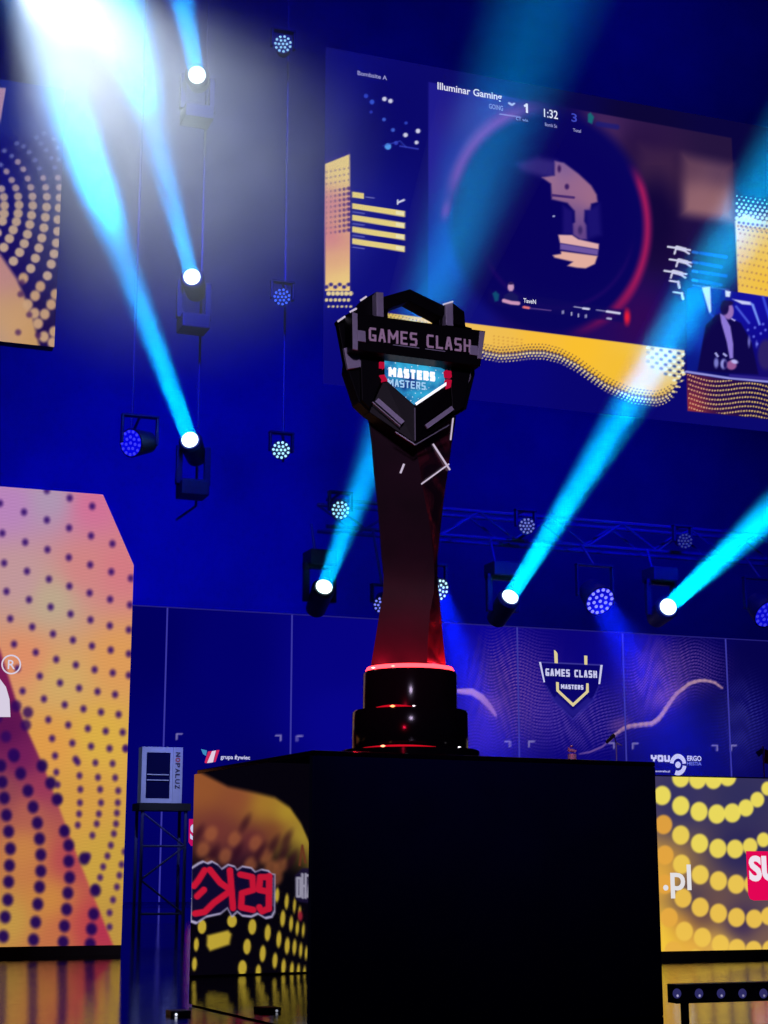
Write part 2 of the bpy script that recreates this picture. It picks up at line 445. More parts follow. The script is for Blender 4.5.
# pale glowing lines on the column
def strip(parent, pts, w, lift=.004, mat='silver', name='inlay_line'):
    (x0, y0, d0), (x1, y1, d1) = pts
    A, B = tp(x0, y0, d0), tp(x1, y1, d1); u = (B - A) / np.linalg.norm(B - A)
    n_ = np.array([0, -1, 0]); v = np.cross(u, n_)
    MB().obox((A + B) / 2, (B - A) / 2, v * w / 2, n_ * lift / 2).build(name, M[mat], parent)
def ridge(y): return np.interp(y, [v[0] for v in LV], [v[2] for v in LV])
def dyat(x, y):
    for i in range(len(LV) - 1):
        if LV[i][0] <= y <= LV[i + 1][0]:
            t = (y - LV[i][0]) / (LV[i + 1][0] - LV[i][0])
            g = [loops[i][k] * (1 - t) + loops[i + 1][k] * t for k in range(3)]
            xs = [float(proj(p)[0][0]) for p in g]; ys = [p[1] - YT for p in g]
            return float(np.interp(x, xs, ys)) - .003
    return -.09
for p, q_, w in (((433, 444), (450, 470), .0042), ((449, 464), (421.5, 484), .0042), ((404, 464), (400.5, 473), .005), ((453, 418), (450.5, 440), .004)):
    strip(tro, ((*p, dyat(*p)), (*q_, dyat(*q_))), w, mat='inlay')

# --- emblem
def plate(polys, d0, d1, name, mat, parent, bevel=.0015, label=None):
    """shape with optional holes traced on the plane YT+d0, extruded back to YT+d1"""
    c = bpy.data.curves.new('shape', 'CURVE'); c.dimensions = '2D'; c.fill_mode = 'BOTH'
    for pts in polys:
        sp = c.splines.new('POLY'); sp.points.add(len(pts) - 1); sp.use_cyclic_u = True
        for k, (x, y) in enumerate(pts):
            w = tp(x, y, d0); sp.points[k].co = (w[0] - TC[0], w[2] - TC[2], 0, 1)
    h = abs(d1 - d0) / 2; c.extrude = h - bevel; c.bevel_depth = bevel; c.bevel_resolution = 1; c.offset = -bevel
    o = bpy.data.objects.new('shape', c); COL.objects.link(o)
    dg = bpy.context.evaluated_depsgraph_get(); dg.update()
    me = bpy.data.meshes.new_from_object(o.evaluated_get(dg)); bpy.data.objects.remove(o)
    V = np.empty(len(me.vertices) * 3); me.vertices.foreach_get('co', V); V = V.reshape(-1, 3)
    P = [tuple(p.vertices)[::-1] for p in me.polygons]; bpy.data.meshes.remove(me)
    W = np.c_[V[:, 0] + TC[0], YT + (d0 + d1) / 2 + V[:, 2], V[:, 1] + TC[2]]
    ob = raw_mesh(name, W, P, mat, parent)
    bm = bmesh.new(); bm.from_mesh(ob.data); bmesh.ops.remove_doubles(bm, verts=bm.verts, dist=1e-5)
    bmesh.ops.recalc_face_normals(bm, faces=bm.faces); bm.to_mesh(ob.data); bm.free()
    if label: ob['label'] = label
    return ob

shield_out = [(353, 316), (384, 314), (386, 305), (410, 289.5), (446, 307), (447, 321), (472, 328), (475, 374), (466.5, 409), (452, 417), (414.5, 441), (369.5, 412), (359, 402), (348, 369)]
hole_top = [(388, 314), (388.5, 308.5), (408.5, 300.5), (439, 317), (439.5, 326), (388, 320)]
hole_win = [(384.5, 357), (439, 363), (448, 367), (448.5, 383), (414.5, 405), (385, 379)]
emb = plate([shield_out, hole_top, hole_win], -.10, -.045, 'shield_frame', M['trophy_black'], tro)
# arch bar standing proud
plate([[(383, 300), (384, 296.5), (410, 289), (447, 307), (447, 313), (441, 317), (408.5, 301), (388, 309), (383, 310)]], -.115, -.08, 'arch_bar', M['trophy_black'], emb)
# shoulder blocks left and right, with lit posts
plate([[(338, 323), (337.5, 320), (353, 310.5), (362, 300), (377, 291.5), (383, 293), (383, 318), (357, 318)]], -.085, -.055, 'shoulder_block', M['trophy_black'], emb)
plate([[(453, 303), (464.5, 311.5), (466, 332), (450, 329)]], -.10, -.04, 'shoulder_block', M['trophy_black'], emb)
plate([[(376.5, 292), (383.5, 292.5), (384, 317), (376.8, 316)]], -.125, -.09, 'post', M['trophy_grey'], emb)
plate([[(445.5, 303), (453, 302), (453.5, 326), (446, 325)]], -.125, -.09, 'post', M['trophy_grey'], emb)
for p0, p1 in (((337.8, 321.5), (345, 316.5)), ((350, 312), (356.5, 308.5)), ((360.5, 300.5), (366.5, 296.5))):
    strip(emb, ((*p0, -.09), (*p1, -.09)), .005, mat='inlay', name='edge_trim')  # glowing strips stand in for highlights on the shoulder edges
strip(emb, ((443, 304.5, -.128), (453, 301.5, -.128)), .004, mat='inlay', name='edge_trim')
# side walls of the emblem
plate([[(338, 323), (352, 314), (357, 318), (359, 346), (350, 372), (346, 366)]], -.08, -.055, 'side_wall', M['trophy_black'], emb)
plate([[(344, 348), (358, 345), (362, 367), (348, 369)]], -.112, -.098, 'side_plate', M['trophy_grey'], emb)
plate([[(466, 371), (472, 369), (471, 378), (467, 387)]], -.112, -.098, 'side_plate', M['silver'], emb)
# banner
ban = plate([[(352, 311.5), (358, 313.5), (485.5, 331), (480.5, 366), (357.5, 350), (352, 349)]], -.155, -.095, 'banner', M['trophy_black'], emb)
plate([[(352.5, 312), (357.5, 313.5), (358, 350), (353, 349)]], -.159, -.153, 'end_strip', M['trophy_grey'], ban, .0008)
plate([[(480, 331), (485, 331.5), (481.5, 359), (477.5, 358)]], -.159, -.153, 'end_strip', M['trophy_grey'], ban, .0008)
plate([[(358, 330), (365.5, 331), (366, 342), (358, 341)]], -.159, -.153, 'end_block', M['trophy_grey'], ban, .0008)
plate([[(470, 345), (478, 346), (478, 355.5), (470, 354.5)]], -.159, -.153, 'end_block', M['trophy_grey'], ban, .0008)
stroke_text('GAMES CLASH', (368.5, 341), (470.5, 354.5), 13.5, YT - .155, M['trophy_letter'], ban, .16, .0, .003, .3)
strip(ban, ((393, 345, -.156), (419, 348.2, -.156)), .0022, mat='trophy_grey', name='underline')  # grey strips stand in for reflections below the letters
strip(ban, ((425, 349, -.156), (445, 351.6, -.156)), .0022, mat='trophy_grey', name='underline')
# lower V: two slanted faces meeting in a centre crease
def vface(out, inn, tip_o, tip_i, nm):
    fo, fi, fc = -.105, -.115, -.150
    front = [tp(*inn, fi), tp(*tip_i, fc), tp(*tip_o, fc), tp(*out, fo)]
    back = [p + np.array([0, .05, 0]) for p in front]; back[1][1] = back[2][1] = YT - .06; back[0][1] = back[3][1] = YT - .06
    MB().prism(front, back).build(nm, M['trophy_black'], emb, bevel=.0015)
vface((369, 412), (384, 379), (414.5, 443), (414.5, 405), 'lower_arm')
vface((453, 418), (449, 383), (414.7, 443), (414.7, 405), 'lower_arm')
vface((352, 372), (384, 358), (369, 412), (384, 379), 'cheek') if False else None
plate([[(361, 356), (382, 358), (382.5, 378), (370, 408), (362, 400)]], -.115, -.09, 'cheek', M['trophy_black'], emb)
plate([[(451, 367), (471, 370), (464, 407), (453, 414), (451, 386)]], -.115, -.09, 'cheek', M['trophy_black'], emb)
def vbar(p0, p1, w, d0, d1, mat, nm):
    A, B = tp(*p0, d0), tp(*p1, d1); u = (B - A) / np.linalg.norm(B - A); nn = np.array([0, -1, 0]); v = np.cross(u, nn); v /= np.linalg.norm(v)
    MB().obox((A + B) / 2, (B - A) / 2, v * w / 2, nn * .003).build(nm, M[mat], emb)
vbar((376.5, 400), (402.5, 423), .0145, -.127, -.149, 'trophy_grey', 'accent_bar')
vbar((452.5, 408), (426, 427), .0125, -.127, -.149, 'trophy_grey', 'accent_bar')
vbar((372, 402), (400, 426.5), .003, -.123, -.147, 'silver', 'accent_line')
vbar((415, 445), (449, 425), .003, -.15, -.125, 'silver', 'accent_line')
vbar((415, 445), (395, 432), .003, -.15, -.135, 'silver', 'accent_line')
vbar((414.5, 408), (414.8, 441), .0028, -.153, -.153, 'silver', 'crease_line')
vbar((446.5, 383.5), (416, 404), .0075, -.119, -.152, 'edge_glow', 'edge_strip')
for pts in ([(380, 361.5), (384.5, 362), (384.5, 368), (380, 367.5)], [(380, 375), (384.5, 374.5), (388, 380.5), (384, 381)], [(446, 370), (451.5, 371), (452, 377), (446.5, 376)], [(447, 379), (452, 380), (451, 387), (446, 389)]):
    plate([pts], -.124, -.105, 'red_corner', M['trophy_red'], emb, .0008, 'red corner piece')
plate([[(382, 348), (442, 355), (442, 364.5), (382, 357.2)]], -.118, -.09, 'banner_lip', M['trophy_black'], emb)
# window pane: clear acrylic with frosted star specks and writing
def pane_mat():
    m, nt, o = mat_new('edge_lit_acrylic_pane')
    tr = nt.nodes.new('ShaderNodeBsdfTransparent'); gl = nt.nodes.new('ShaderNodeBsdfGlossy'); gl.inputs[1].default_value = .05
    em = nt.nodes.new('ShaderNodeEmission'); em.inputs[1].default_value = 1.0
    tc = nt.nodes.new('ShaderNodeTexCoord'); n = nt.nodes.new('ShaderNodeTexNoise'); n.inputs['Scale'].default_value = 14
    v = nt.nodes.new('ShaderNodeTexVoronoi'); v.inputs['Scale'].default_value = 90
    r = nt.nodes.new('ShaderNodeValToRGB'); e = r.color_ramp.elements
    e[0].position = .35; e[0].color = (*lin((20, 60, 140)), 1); e[1].position = .65; e[1].color = (*lin((60, 190, 235)), 1)
    lt = nt.nodes.new('ShaderNodeMath'); lt.operation = 'LESS_THAN'; lt.inputs[1].default_value = .16
    mx = nt.nodes.new('ShaderNodeMix'); mx.data_type = 'RGBA'; mx.inputs[7].default_value = (.8, .9, 1, 1)
    L = nt.links.new
    L(tc.outputs['Object'], n.inputs['Vector']); L(tc.outputs['Object'], v.inputs['Vector'])
    L(n.outputs[0], r.inputs[0]); L(v.outputs['Distance'], lt.inputs[0]); L(lt.outputs[0], mx.inputs[0]); L(r.outputs[0], mx.inputs[6]); L(mx.outputs[2], em.inputs[0])
    m1 = nt.nodes.new('ShaderNodeMixShader'); m1.inputs[0].default_value = .06; L(tr.outputs[0], m1.inputs[1]); L(gl.outputs[0], m1.inputs[2])
    m2 = nt.nodes.new('ShaderNodeMixShader'); m2.inputs[0].default_value = .78; L(m1.outputs[0], m2.inputs[1]); L(em.outputs[0], m2.inputs[2])
    L(m2.outputs[0], o.inputs[0]); m.cycles.emission_sampling = 'NONE'
    return m
pane = plate([[(384.5, 357.5), (448, 367), (448, 383), (414.5, 404.5), (385, 379)]], -.075, -.069, 'window_pane', pane_mat(), emb, .0005, 'glowing blue acrylic pane')
stroke_text('MASTERS', (388.5, 376.5), (435, 381), 9.5, YT - .078, M['edge_glow'], pane, .3, 0, .001, .22)  # bright upper row imitates a reflection of the writing
stroke_text('MASTERS', (387.5, 386), (425.5, 389), 7.5, YT - .077, emit('pale_blue_letter', (165, 205, 240)), pane, .17, 0, .001, .3)
for p0, p1 in (((389.5, 358.7), (391.8, 359)), ((394, 359), (396.5, 359.3)), ((399.5, 359.5), (402, 359.8)), ((405.5, 360.3), (433, 363.5))):
    strip(pane, ((*p0, -.078), (*p1, -.078)), .0045, .002, 'edge_glow', 'edge_dash')

# ================================================================== LED SCREENS
P1 = lambda k, pts, f: [(x / k + f[0], y / k + f[1]) for x, y in pts]

# ---- large screen at the left, standing on the floor
YL = atz(60, 956, 0)[1]
def paint_left(px, py):
    c = Canvas(px, py, (0, 0, 0))
    # right-hand field
    A = idw(px, py, [(10, 505, (196, 140, 200)), (50, 500, (185, 160, 190)), (92, 505, (222, 120, 160)), (20, 580, (205, 160, 165)), (52, 600, (200, 180, 150)),
                     (85, 570, (222, 140, 140)), (120, 570, (225, 130, 140)), (120, 660, (235, 165, 95)), (60, 680, (222, 180, 110)), (25, 660, (235, 150, 110)),
                     (100, 740, (232, 185, 75)), (50, 745, (236, 165, 80)), (110, 860, (214, 170, 70)), (75, 800, (225, 165, 75)), (120, 930, (200, 155, 70))])
    B = idw(px, py, [(3, 680, (130, 30, 90)), (6, 730, (95, 20, 85)), (20, 760, (120, 30, 95)), (40, 790, (160, 55, 95)), (70, 860, (190, 75, 85)), (98, 930, (185, 45, 85)),
                     (85, 930, (200, 80, 75)), (5, 790, (150, 75, 85)), (25, 850, (212, 140, 75)), (10, 920, (205, 160, 75)), (50, 900, (215, 145, 70)), (60, 940, (205, 120, 75)), (30, 810, (190, 105, 85))])
    bx = np.interp(py, [600, 650, 700, 725, 770, 850, 945, 980], [-22, 0, 16, 25, 45, 75, 113, 126])
    s = sstep(-2.5, 2.5, px - bx)[:, None]
    c.c = B * (1 - s) + A * s
    # soft weave of the LED tiles
    c.c *= (1 + .03 * np.sin(py * 1.9) * np.sin(px * .35))[:, None]
    d = (52, 14, 110)
    R1 = [(238, 130), (315, 158), (0, 148), (82, 178), (160, 205), (236, 232), (311, 259), (384, 286), (160, 104), (8, 250), (86, 281), (162, 306), (235, 333), (308, 358), (380, 382), (447, 404),
          (14, 352), (92, 380), (167, 407), (237, 431), (306, 454), (376, 476), (444, 495), (22, 449), (99, 477), (173, 502), (241, 526), (309, 546), (375, 566), (440, 580),
          (35, 542), (110, 570), (181, 594), (249, 615), (314, 635), (378, 649), (440, 662), (48, 629), (122, 657), (192, 681), (259, 700), (323, 716), (385, 727), (440, 735),
          (136, 738), (205, 761), (270, 779), (333, 791), (393, 801), (77, 789), (150, 816), (221, 836), (285, 850), (345, 861), (405, 869), (60, 712),
          (165, 887), (233, 905), (300, 917), (361, 926), (419, 930), (178, 951), (247, 967), (311, 978), (374, 985), (430, 985), (188, 1010), (258, 1022)]
    for x, y in P1(3.415, R1, (0, 460)): c.ell(x, y, 2.9, 3.3, d, 2.6, k=.88)
    R2 = [(131, 75), (134, 104), (137, 138), (150, 208), (181, 52), (185, 83), (187, 115), (186, 146), (184, 172), (181, 198), (222, 53), (228, 87), (233, 115), (235, 146), (230, 172), (225, 195), (215, 222), (205, 270),
          (262, 55), (268, 88), (275, 118), (274, 146), (272, 170), (270, 195), (265, 218), (258, 245), (250, 270), (240, 295), (233, 320), (222, 345), (283, 290), (278, 315), (272, 342), (263, 372), (255, 402), (255, 435), (292, 20), (290, 260)]
    for x, y in P1(2.327, R2, (0, 740)): c.ell(x, y, 2.8, 3.3, d, 2.3, k=.82)
    R3 = [(5, 98), (10, 135), (15, 175), (20, 213), (24, 253), (22, 292), (20, 330), (18, 372), (12, 412), (8, 457), (33, 37), (48, 78), (65, 118), (77, 156), (87, 193), (92, 230), (95, 267), (95, 305), (92, 342), (88, 382), (83, 424), (78, 465),
          (160, 245), (160, 282), (162, 320), (158, 356), (155, 394), (150, 433), (147, 470), (150, 212), (133, 138), (118, 100), (98, 60), (222, 350), (218, 405), (213, 440), (196, 276), (2, 60), (210, 475)]
    for x, y in P1(2.327, R3, (0, 740)): c.ell(x, y, 5.4, 6.2, (34, 8, 86), 2.6, k=.95)
    for x, y in P1(3.415, [(20, 945), (45, 1005), (55, 840), (88, 905), (-10, 880), (95, 862)], (0, 460)): c.ell(x, y, 5.2, 5.6, (45, 8, 95), 2.6, k=.8)
    return c.c
xl0 = at(-45, 800, YL)[0]; zl0 = at(60, 946, YL)[2]
zl1 = (at(0, 487, YL)[2] + at(103, 494, YL)[2]) / 2
xr_ = (at(132, 565, YL)[0] + at(123, 945, YL)[0]) / 2; xt_ = at(103, 494, YL)[0]; zk = at(132, 565, YL)[2]
def xr_left(z): return xr_ if z <= zk else xr_ + (xt_ - xr_) * (z - zk) / (zl1 - zk)
ls = thing('led_screen', 'tall LED screen at the left with dark dots on orange and pink', 'LED screen', ((xl0 + xr_) / 2, YL, 0))
grid_screen('picture', YL, zl0, zl1, xl0, xr_left, 150, 400, paint_left, screen_mat('left_screen_picture', .86), ls)
MB().prism([(xl0, YL + .004, zl0), (xr_, YL + .004, zl0), (xr_, YL + .004, zk), (xt_, YL + .004, zl1), (xl0, YL + .004, zl1)],
           [(xl0, YL + .1, zl0), (xr_, YL + .1, zl0), (xr_, YL + .1, zk), (xt_, YL + .1, zl1), (xl0, YL + .1, zl1)]).build('cabinet', M['black'], ls)
MB().box((xl0, YL + .002, 0), (xr_, YL + .16, zl0 - .001)).build('plinth', M['black'], ls)
# registered mark and the edge of a big white letter
cw = emit('white_lavender_ink', (215, 205, 225))
ringp = []
for i in range(28):
    t0, t1 = 2 * math.pi * i / 28, 2 * math.pi * (i + 1) / 28
    ringp.append([(11.2 + rr * math.cos(t), 664.5 + rr * math.sin(t)) for rr, t in ((8.4, t0), (9.9, t0), (9.9, t1), (8.4, t1))])
poly_on(ringp, YL, cw, ls, 'mark_ring')
text_on('R', (7.6, 669), (15, 669), 9.2, YL, cw, ls, 'lettering', .01)
poly_on([[(-20, 676), (-8, 676), (0, 679), (6, 687), (9.5, 699), (10.5, 717), (-20, 717)]], YL, cw, ls, 'letter_edge')

# ---- upper left screen, hung high
YU = 13.0
def paint_upleft(px, py):
    c = Canvas(px, py, (10, 6, 118))
    c.c = idw(px, py, [(10, 110, (30, 45, 160)), (50, 120, (25, 70, 190)), (20, 160, (12, 10, 135)), (50, 200, (10, 6, 120)), (30, 260, (25, 10, 105)), (50, 330, (30, 10, 85))])
    c.poly([(-40, 240), (0, 254), (17, 279), (26, 300), (33, 318), (40, 348), (-40, 348)], lambda x, y: idw(x, y, [(0, 265, (208, 150, 150)), (15, 330, (222, 172, 125)), (0, 340, (205, 165, 140)), (30, 340, (215, 165, 110))]), 3)
    k = 3.415
    cols_ = [[(198, 402), (203, 435), (204, 470), (202, 505), (198, 545), (197, 585), (193, 625), (185, 662), (175, 697), (162, 737)],
             [(148, 403), (156, 435), (160, 467), (159, 502), (155, 537), (150, 573), (143, 608), (133, 642), (121, 677), (105, 712)],
             [(61, 348), (80, 373), (95, 405), (105, 435), (111, 466), (112, 497), (108, 530), (102, 562), (94, 595), (83, 627), (67, 657), (46, 687)],
             [(22, 381), (40, 410), (54, 437), (62, 466), (65, 495), (62, 524), (56, 552), (45, 580), (32, 610), (13, 640)],
             [(5, 440), (13, 468), (15, 497), (14, 525), (8, 550)], [(-15, 520), (-20, 480), (-10, 590)]]
    for cc in cols_:
        for x, y in cc:
            t = sstep(380, 520, np.array([y]))[0]; q = sstep(540, 440, np.array([y]))[0] * sstep(120, 10, np.array([x]))[0]
            c.ell(x / k, 60 + y / k, 3.2 + 1.6 * t, 3.0 + 1.7 * t, np.array((190, 165, 190)) * (1 - t) + t * np.array((222, 190, 165)), 1.6, .6, .95)
    for x, y in [(188, 367), (176, 335), (158, 307), (140, 285), (120, 342), (135, 370), (100, 315), (80, 295), (58, 285), (15, 310), (40, 328), (2, 358), (195, 300), (185, 270), (150, 250), (125, 265), (200, 340)]:
        c.ell(x / k, 60 + y / k, 2.5, 2.3, (140, 150, 215), 1.5, k=.75)
    for x, y in [(80, 745), (138, 773), (190, 800), (120, 805), (175, 835), (95, 835), (153, 868), (130, 900), (185, 928), (150, 945), (180, 965), (118, 865)]:
        c.ell(x / k, 60 + y / k, 5, 5.5, (222, 178, 140), 2, k=.95)
    for x, y in [(70, 800), (62, 930), (100, 870), (75, 760), (130, 940)]: c.ell(x / k, 60 + y / k, 3, 3, (70, 30, 100), 2, k=.7)
    c.poly([(-20, 86), (6, 88), (0, 124), (-20, 130)], (205, 165, 205), .8)
    return c.c
xu0 = at(-20, 340, YU)[0]; xu1 = at(59, 240, YU)[0]; zu0 = at(30, 344.5, YU)[2]; zu1 = at(30, 84, YU)[2]
us = thing('led_screen', 'small LED screen hung high at the left with arcs of pale dots', 'LED screen', ((xu0 + xu1) / 2, YU, zu0))
grid_screen('picture', YU, zu0, zu1, xu0, xu1, 100, 280, paint_upleft, screen_mat('upper_left_picture', .8), us)
MB().box((xu0, YU + .004, zu0), (xu1, YU + .12, zu1)).build('cabinet', M['black'], us)

# ---- the big video wall above the stage
YV = 16.5
def paint_wall(px, py):
    c = Canvas(px, py, (8, 5, 70))
    c.c = idw(px, py, [(335, 100, (12, 14, 125)), (345, 230, (20, 22, 135)), (390, 110, (10, 8, 105)), (400, 270, (14, 14, 120)), (470, 100, (12, 10, 105)), (560, 120, (10, 6, 75)), (640, 130, (12, 6, 55)), (740, 110, (10, 5, 62)),
                       (700, 330, (12, 8, 110)), (600, 380, (8, 5, 110)), (500, 370, (8, 5, 120)), (745, 340, (10, 10, 110)), (400, 350, (8, 6, 120))])  # left side bluer: haze before the wall put into the colour
    # game picture
    game = [(428.5, 82), (731.5, 138), (739, 290), (739, 345), (690, 352), (467, 323), (428, 316)]
    c.poly(game, lambda x, y: idw(x, y, [(440, 95, (30, 26, 140)), (480, 110, (44, 40, 150)), (440, 160, (34, 30, 150)), (440, 260, (18, 22, 150)), (470, 300, (14, 14, 120)), (560, 120, (14, 6, 80)), (640, 150, (40, 18, 66)), (600, 132, (70, 38, 90)),
                  (660, 180, (52, 28, 62)), (665, 250, (26, 10, 62)), (700, 250, (28, 14, 66)), (720, 150, (36, 20, 62)), (640, 320, (48, 8, 84)), (600, 310, (34, 8, 92)), (700, 290, (18, 14, 105)), (690, 340, (22, 16, 130)), (540, 315, (28, 8, 95))]), .8)
    c.poly([(683, 155), (732, 165), (734, 222), (682, 214)], lambda x, y: idw(x, y, [(690, 165, (96, 62, 86)), (725, 205, (165, 116, 114)), (720, 172, (92, 62, 90)), (700, 200, (150, 104, 112))]), 9, .95)
    c.poly([(640, 145), (676, 152), (672, 205), (640, 200)], (64, 36, 72), 9, .6)
    c.ell(655, 218, 22, 38, (18, 6, 58), 14)
    c.ell(512, 128, 60, 26, (60, 40, 140), 16, .15, .4)
    # scope
    tilt = math.radians(-10)
    c.ell(549, 222, 99, 113, (9, 4, 92), 8, tilt)
    c.ring(549, 222, 99, 114, 4.6, (140, 58, 160), 7, tilt, .85, sstep(560, 500, px) * sstep(215, 170, py))
    c.ring(549, 222, 98, 113, 3.5, (178, 28, 92), 4.5, tilt, .9, sstep(590, 640, px) * sstep(160, 190, py))
    c.ring(549, 222, 98, 113, 3.0, (150, 20, 84), 5, tilt, .6, sstep(560, 600, px) * sstep(270, 300, py))
    c.ell(446, 210, 4, 9, (150, 50, 160), 4, .2, .6)
    c.ell(627, 317, 3, 7, (240, 30, 60), 2.5, 0, .95)
    c.ring(556, 222, 78, 86, 1.4, (60, 14, 110), 3, tilt, .35, sstep(230, 275, py))
    c.ell(560, 216, 70, 78, (8, 2, 92), 10, tilt)
    f5 = lambda pts: [(500 + x / 5.486, 140 + y / 5.486) for x, y in pts]
    c.poly(f5([(90, 130), (200, 95), (310, 115), (300, 210), (230, 200), (120, 170)]), (60, 46, 130), 5, .75)
    c.poly(f5([(230, 205), (300, 195), (300, 115), (350, 125), (430, 185), (500, 250), (530, 300), (535, 340), (500, 350), (495, 385), (465, 385), (462, 445), (475, 470), (478, 545), (440, 545), (400, 520), (398, 460), (412, 450), (410, 390), (370, 345), (285, 325), (280, 240)]),
           lambda x, y: idw(x, y, [(548, 178, (158, 112, 142)), (560, 165, (120, 90, 150)), (580, 190, (152, 104, 140)), (590, 200, (165, 112, 135)), (580, 215, (110, 80, 140)), (580, 235, (92, 62, 132))]), 1.6)
    c.line(f5([(288, 303), (405, 316)]), 2.6, (70, 40, 110)); c.ell(*f5([(325, 158)])[0], 1.8, 3.4, (60, 30, 95), 1.2); c.ell(*f5([(367, 256)])[0], 2.2, 2.8, (60, 30, 95), 1.2)
    c.ell(*f5([(440, 495)])[0], 2.2, 4, (60, 40, 105), 1.5)
    c.poly(f5([(468, 390), (545, 350), (555, 520), (480, 545)]), (38, 28, 125), 4, .6)
    c.poly(f5([(345, 360), (400, 390), (400, 520), (345, 515)]), (34, 22, 120), 3, .7)
    c.poly(f5([(320, 520), (395, 522), (430, 545), (542, 570), (540, 600), (330, 565)]), (222, 172, 172), 1.1)
    c.poly(f5([(330, 568), (540, 602), (536, 632), (330, 600)]), (108, 84, 160), 1.1)
    c.poly(f5([(335, 610), (535, 636), (520, 680), (470, 704), (420, 700), (370, 690), (400, 668), (300, 645), (290, 632), (335, 625)]), (225, 172, 158), 1.2)
    c.ell(*f5([(295, 418)])[0], .9, .9, (190, 200, 240), .6)
    # overlay bits of the game
    f2 = lambda pts: [(420 + x / 2.207, 60 + y / 2.207) for x, y in pts]
    w = (205, 205, 232)
    for y0, dx, pat in ((412, 0, 0), (440, 4, 1), (465, -8, 2), (487, 4, 3), (512, 12, 4)):
        x0, y0 = 668 + dx / 2.2, 60 + y0 / 2.207
        c.line([(x0, y0), (x0 + (22 if pat < 3 else 9), y0 + 3.4 if pat < 3 else y0 + 1.6)], 2.0, w)
        if pat < 3:
            c.line([(x0 + 9, y0 + 1), (x0 + 17, y0 + 3)], 4.2, w); c.line([(x0 + 8, y0 + 2), (x0 + 6.5, y0 + 7)], 2, w); c.line([(x0 + 15, y0 + 3), (x0 + 21, y0 + 7)], 2, w)
        else: c.line([(x0 + 8.5, y0 + 1.2), (x0 + 9.5, y0 + 7)], 2.6, w)
    for k, y0 in enumerate((252, 262, 271, 280)):
        c.line([(693, y0), (697, y0 + .8)], 3, (50, 110, 215), .8, .8); c.line([(700, y0 + 1), (726 - 5 * (k % 2), y0 + 5)], 3.2, (22, 70, 190), 1, .75)
    c.line([(693, 285), (729, 290)], 1.2, (120, 130, 230), .6, .5)
    f4 = lambda pts: [(480 + x / 4.8, 260 + y / 4.8) for x, y in pts]
    # player card
    c.poly(f4([(40, 140), (110, 150), (690, 240), (690, 300), (110, 225), (40, 205)]), (14, 8, 92), 2, .7)
    c.poly(f4([(60, 160), (75, 150), (92, 165), (88, 195), (72, 200)]), (16, 90, 120), 1.2, .8)
    c.ell(*f4([(148, 130)])[0], 3.0, 4.4, (196, 150, 188), .9)
    c.poly(f4([(115, 170), (150, 150), (182, 172), (186, 218), (112, 208)]), (24, 22, 92), 1)
    c.line(f4([(114, 195), (150, 205), (184, 208)]), 3.6, (205, 150, 185), .8)
    c.ell(*f4([(148, 112)])[0], 2.6, 1.4, (40, 24, 84), .8)
    c.line(f4([(210, 226), (235, 230)]), 2.2, (240, 120, 120)); c.line(f4([(240, 232), (340, 242)]), 1.0, (130, 90, 160), .6, .7)
    for x, y in ((398, 250), (440, 258), (473, 265), (508, 269)): c.line(f4([(x, y - 5), (x, y + 6)]), 1.5, w, .5, .8)
    c.line(f4([(452, 224), (490, 230)]), 1.2, w, .5, .7); c.line(f4([(496, 232), (522, 235)]), 2.2, w); c.line(f4([(560, 240), (602, 246)]), 1.2, w, .5, .6); c.line(f4([(610, 247), (670, 256)]), 2.4, w)
    c.line(f4([(612, 280), (628, 282)]), 2.2, w, .6, .8)
    # team strip under the scoreboard
    c.line([(500, 114), (520, 117)], 1.0, (190, 190, 225), .5, .7)
    c.line([(509, 103), (512, 105), (514, 103.6)], 1.8, w)
    c.poly([(588, 114), (590.5, 112.5), (594, 117), (592, 124), (588, 122)], (20, 110, 120), 1, .9)
    c.line([(598, 124), (617, 127)], 5, (22, 26, 120), 1.5, .7)
    # minimap
    for x, y, rr, col in ((384.5, 99, 2.2, w), (390.5, 101, 2.2, w), (405.5, 135, 2.2, w), (418, 131, 2.3, w), (416.5, 142.5, 1.9, w), (388, 146.5, 3.2, (80, 150, 235)), (384, 119.5, 1.8, (60, 90, 205)), (393, 130, 1.9, (60, 90, 205)), (372, 102, 2.4, (50, 80, 205)), (366, 96, 2.2, (46, 66, 190)), (396, 143, 2, (50, 60, 185)), (406, 123, 1.5, (46, 66, 190)), (371, 112, 1.5, (46, 60, 180))):
        c.ell(x, y, rr, rr, col, .8)
    c.line([(400, 146), (418, 149)], 1.4, (60, 70, 195), .7, .8); c.line([(383, 146), (400, 141), (406, 147)], 1, (60, 80, 200), .6, .7)
    # scoreboard bars
    bar = (226, 205, 130)
    for k in range(4):
        y0 = 203 + k * 11.7
        c.poly([(352, y0), (405, y0 + 8.2), (405, y0 + 14), (352, y0 + 5.6)], bar, .5)
        c.poly([(396, y0 + 7.6), (404, y0 + 8.8), (404, y0 + 12.6), (396, y0 + 11.4)], (235, 228, 190), .5, .8)
        c.line([(353, y0 + 9), (364, y0 + 10.5)], 1.2, (140, 140, 205), .5, .6)
    c.poly([(352, 191.5), (364, 193.2), (364, 199), (352, 197.4)], bar, .5); c.line([(366, 197), (374, 198)], 1, (160, 160, 215), .5, .6)
    c.line([(398, 202.5), (404, 200)], 2, w); c.line([(398, 200), (397.5, 204)], 1.4, w)
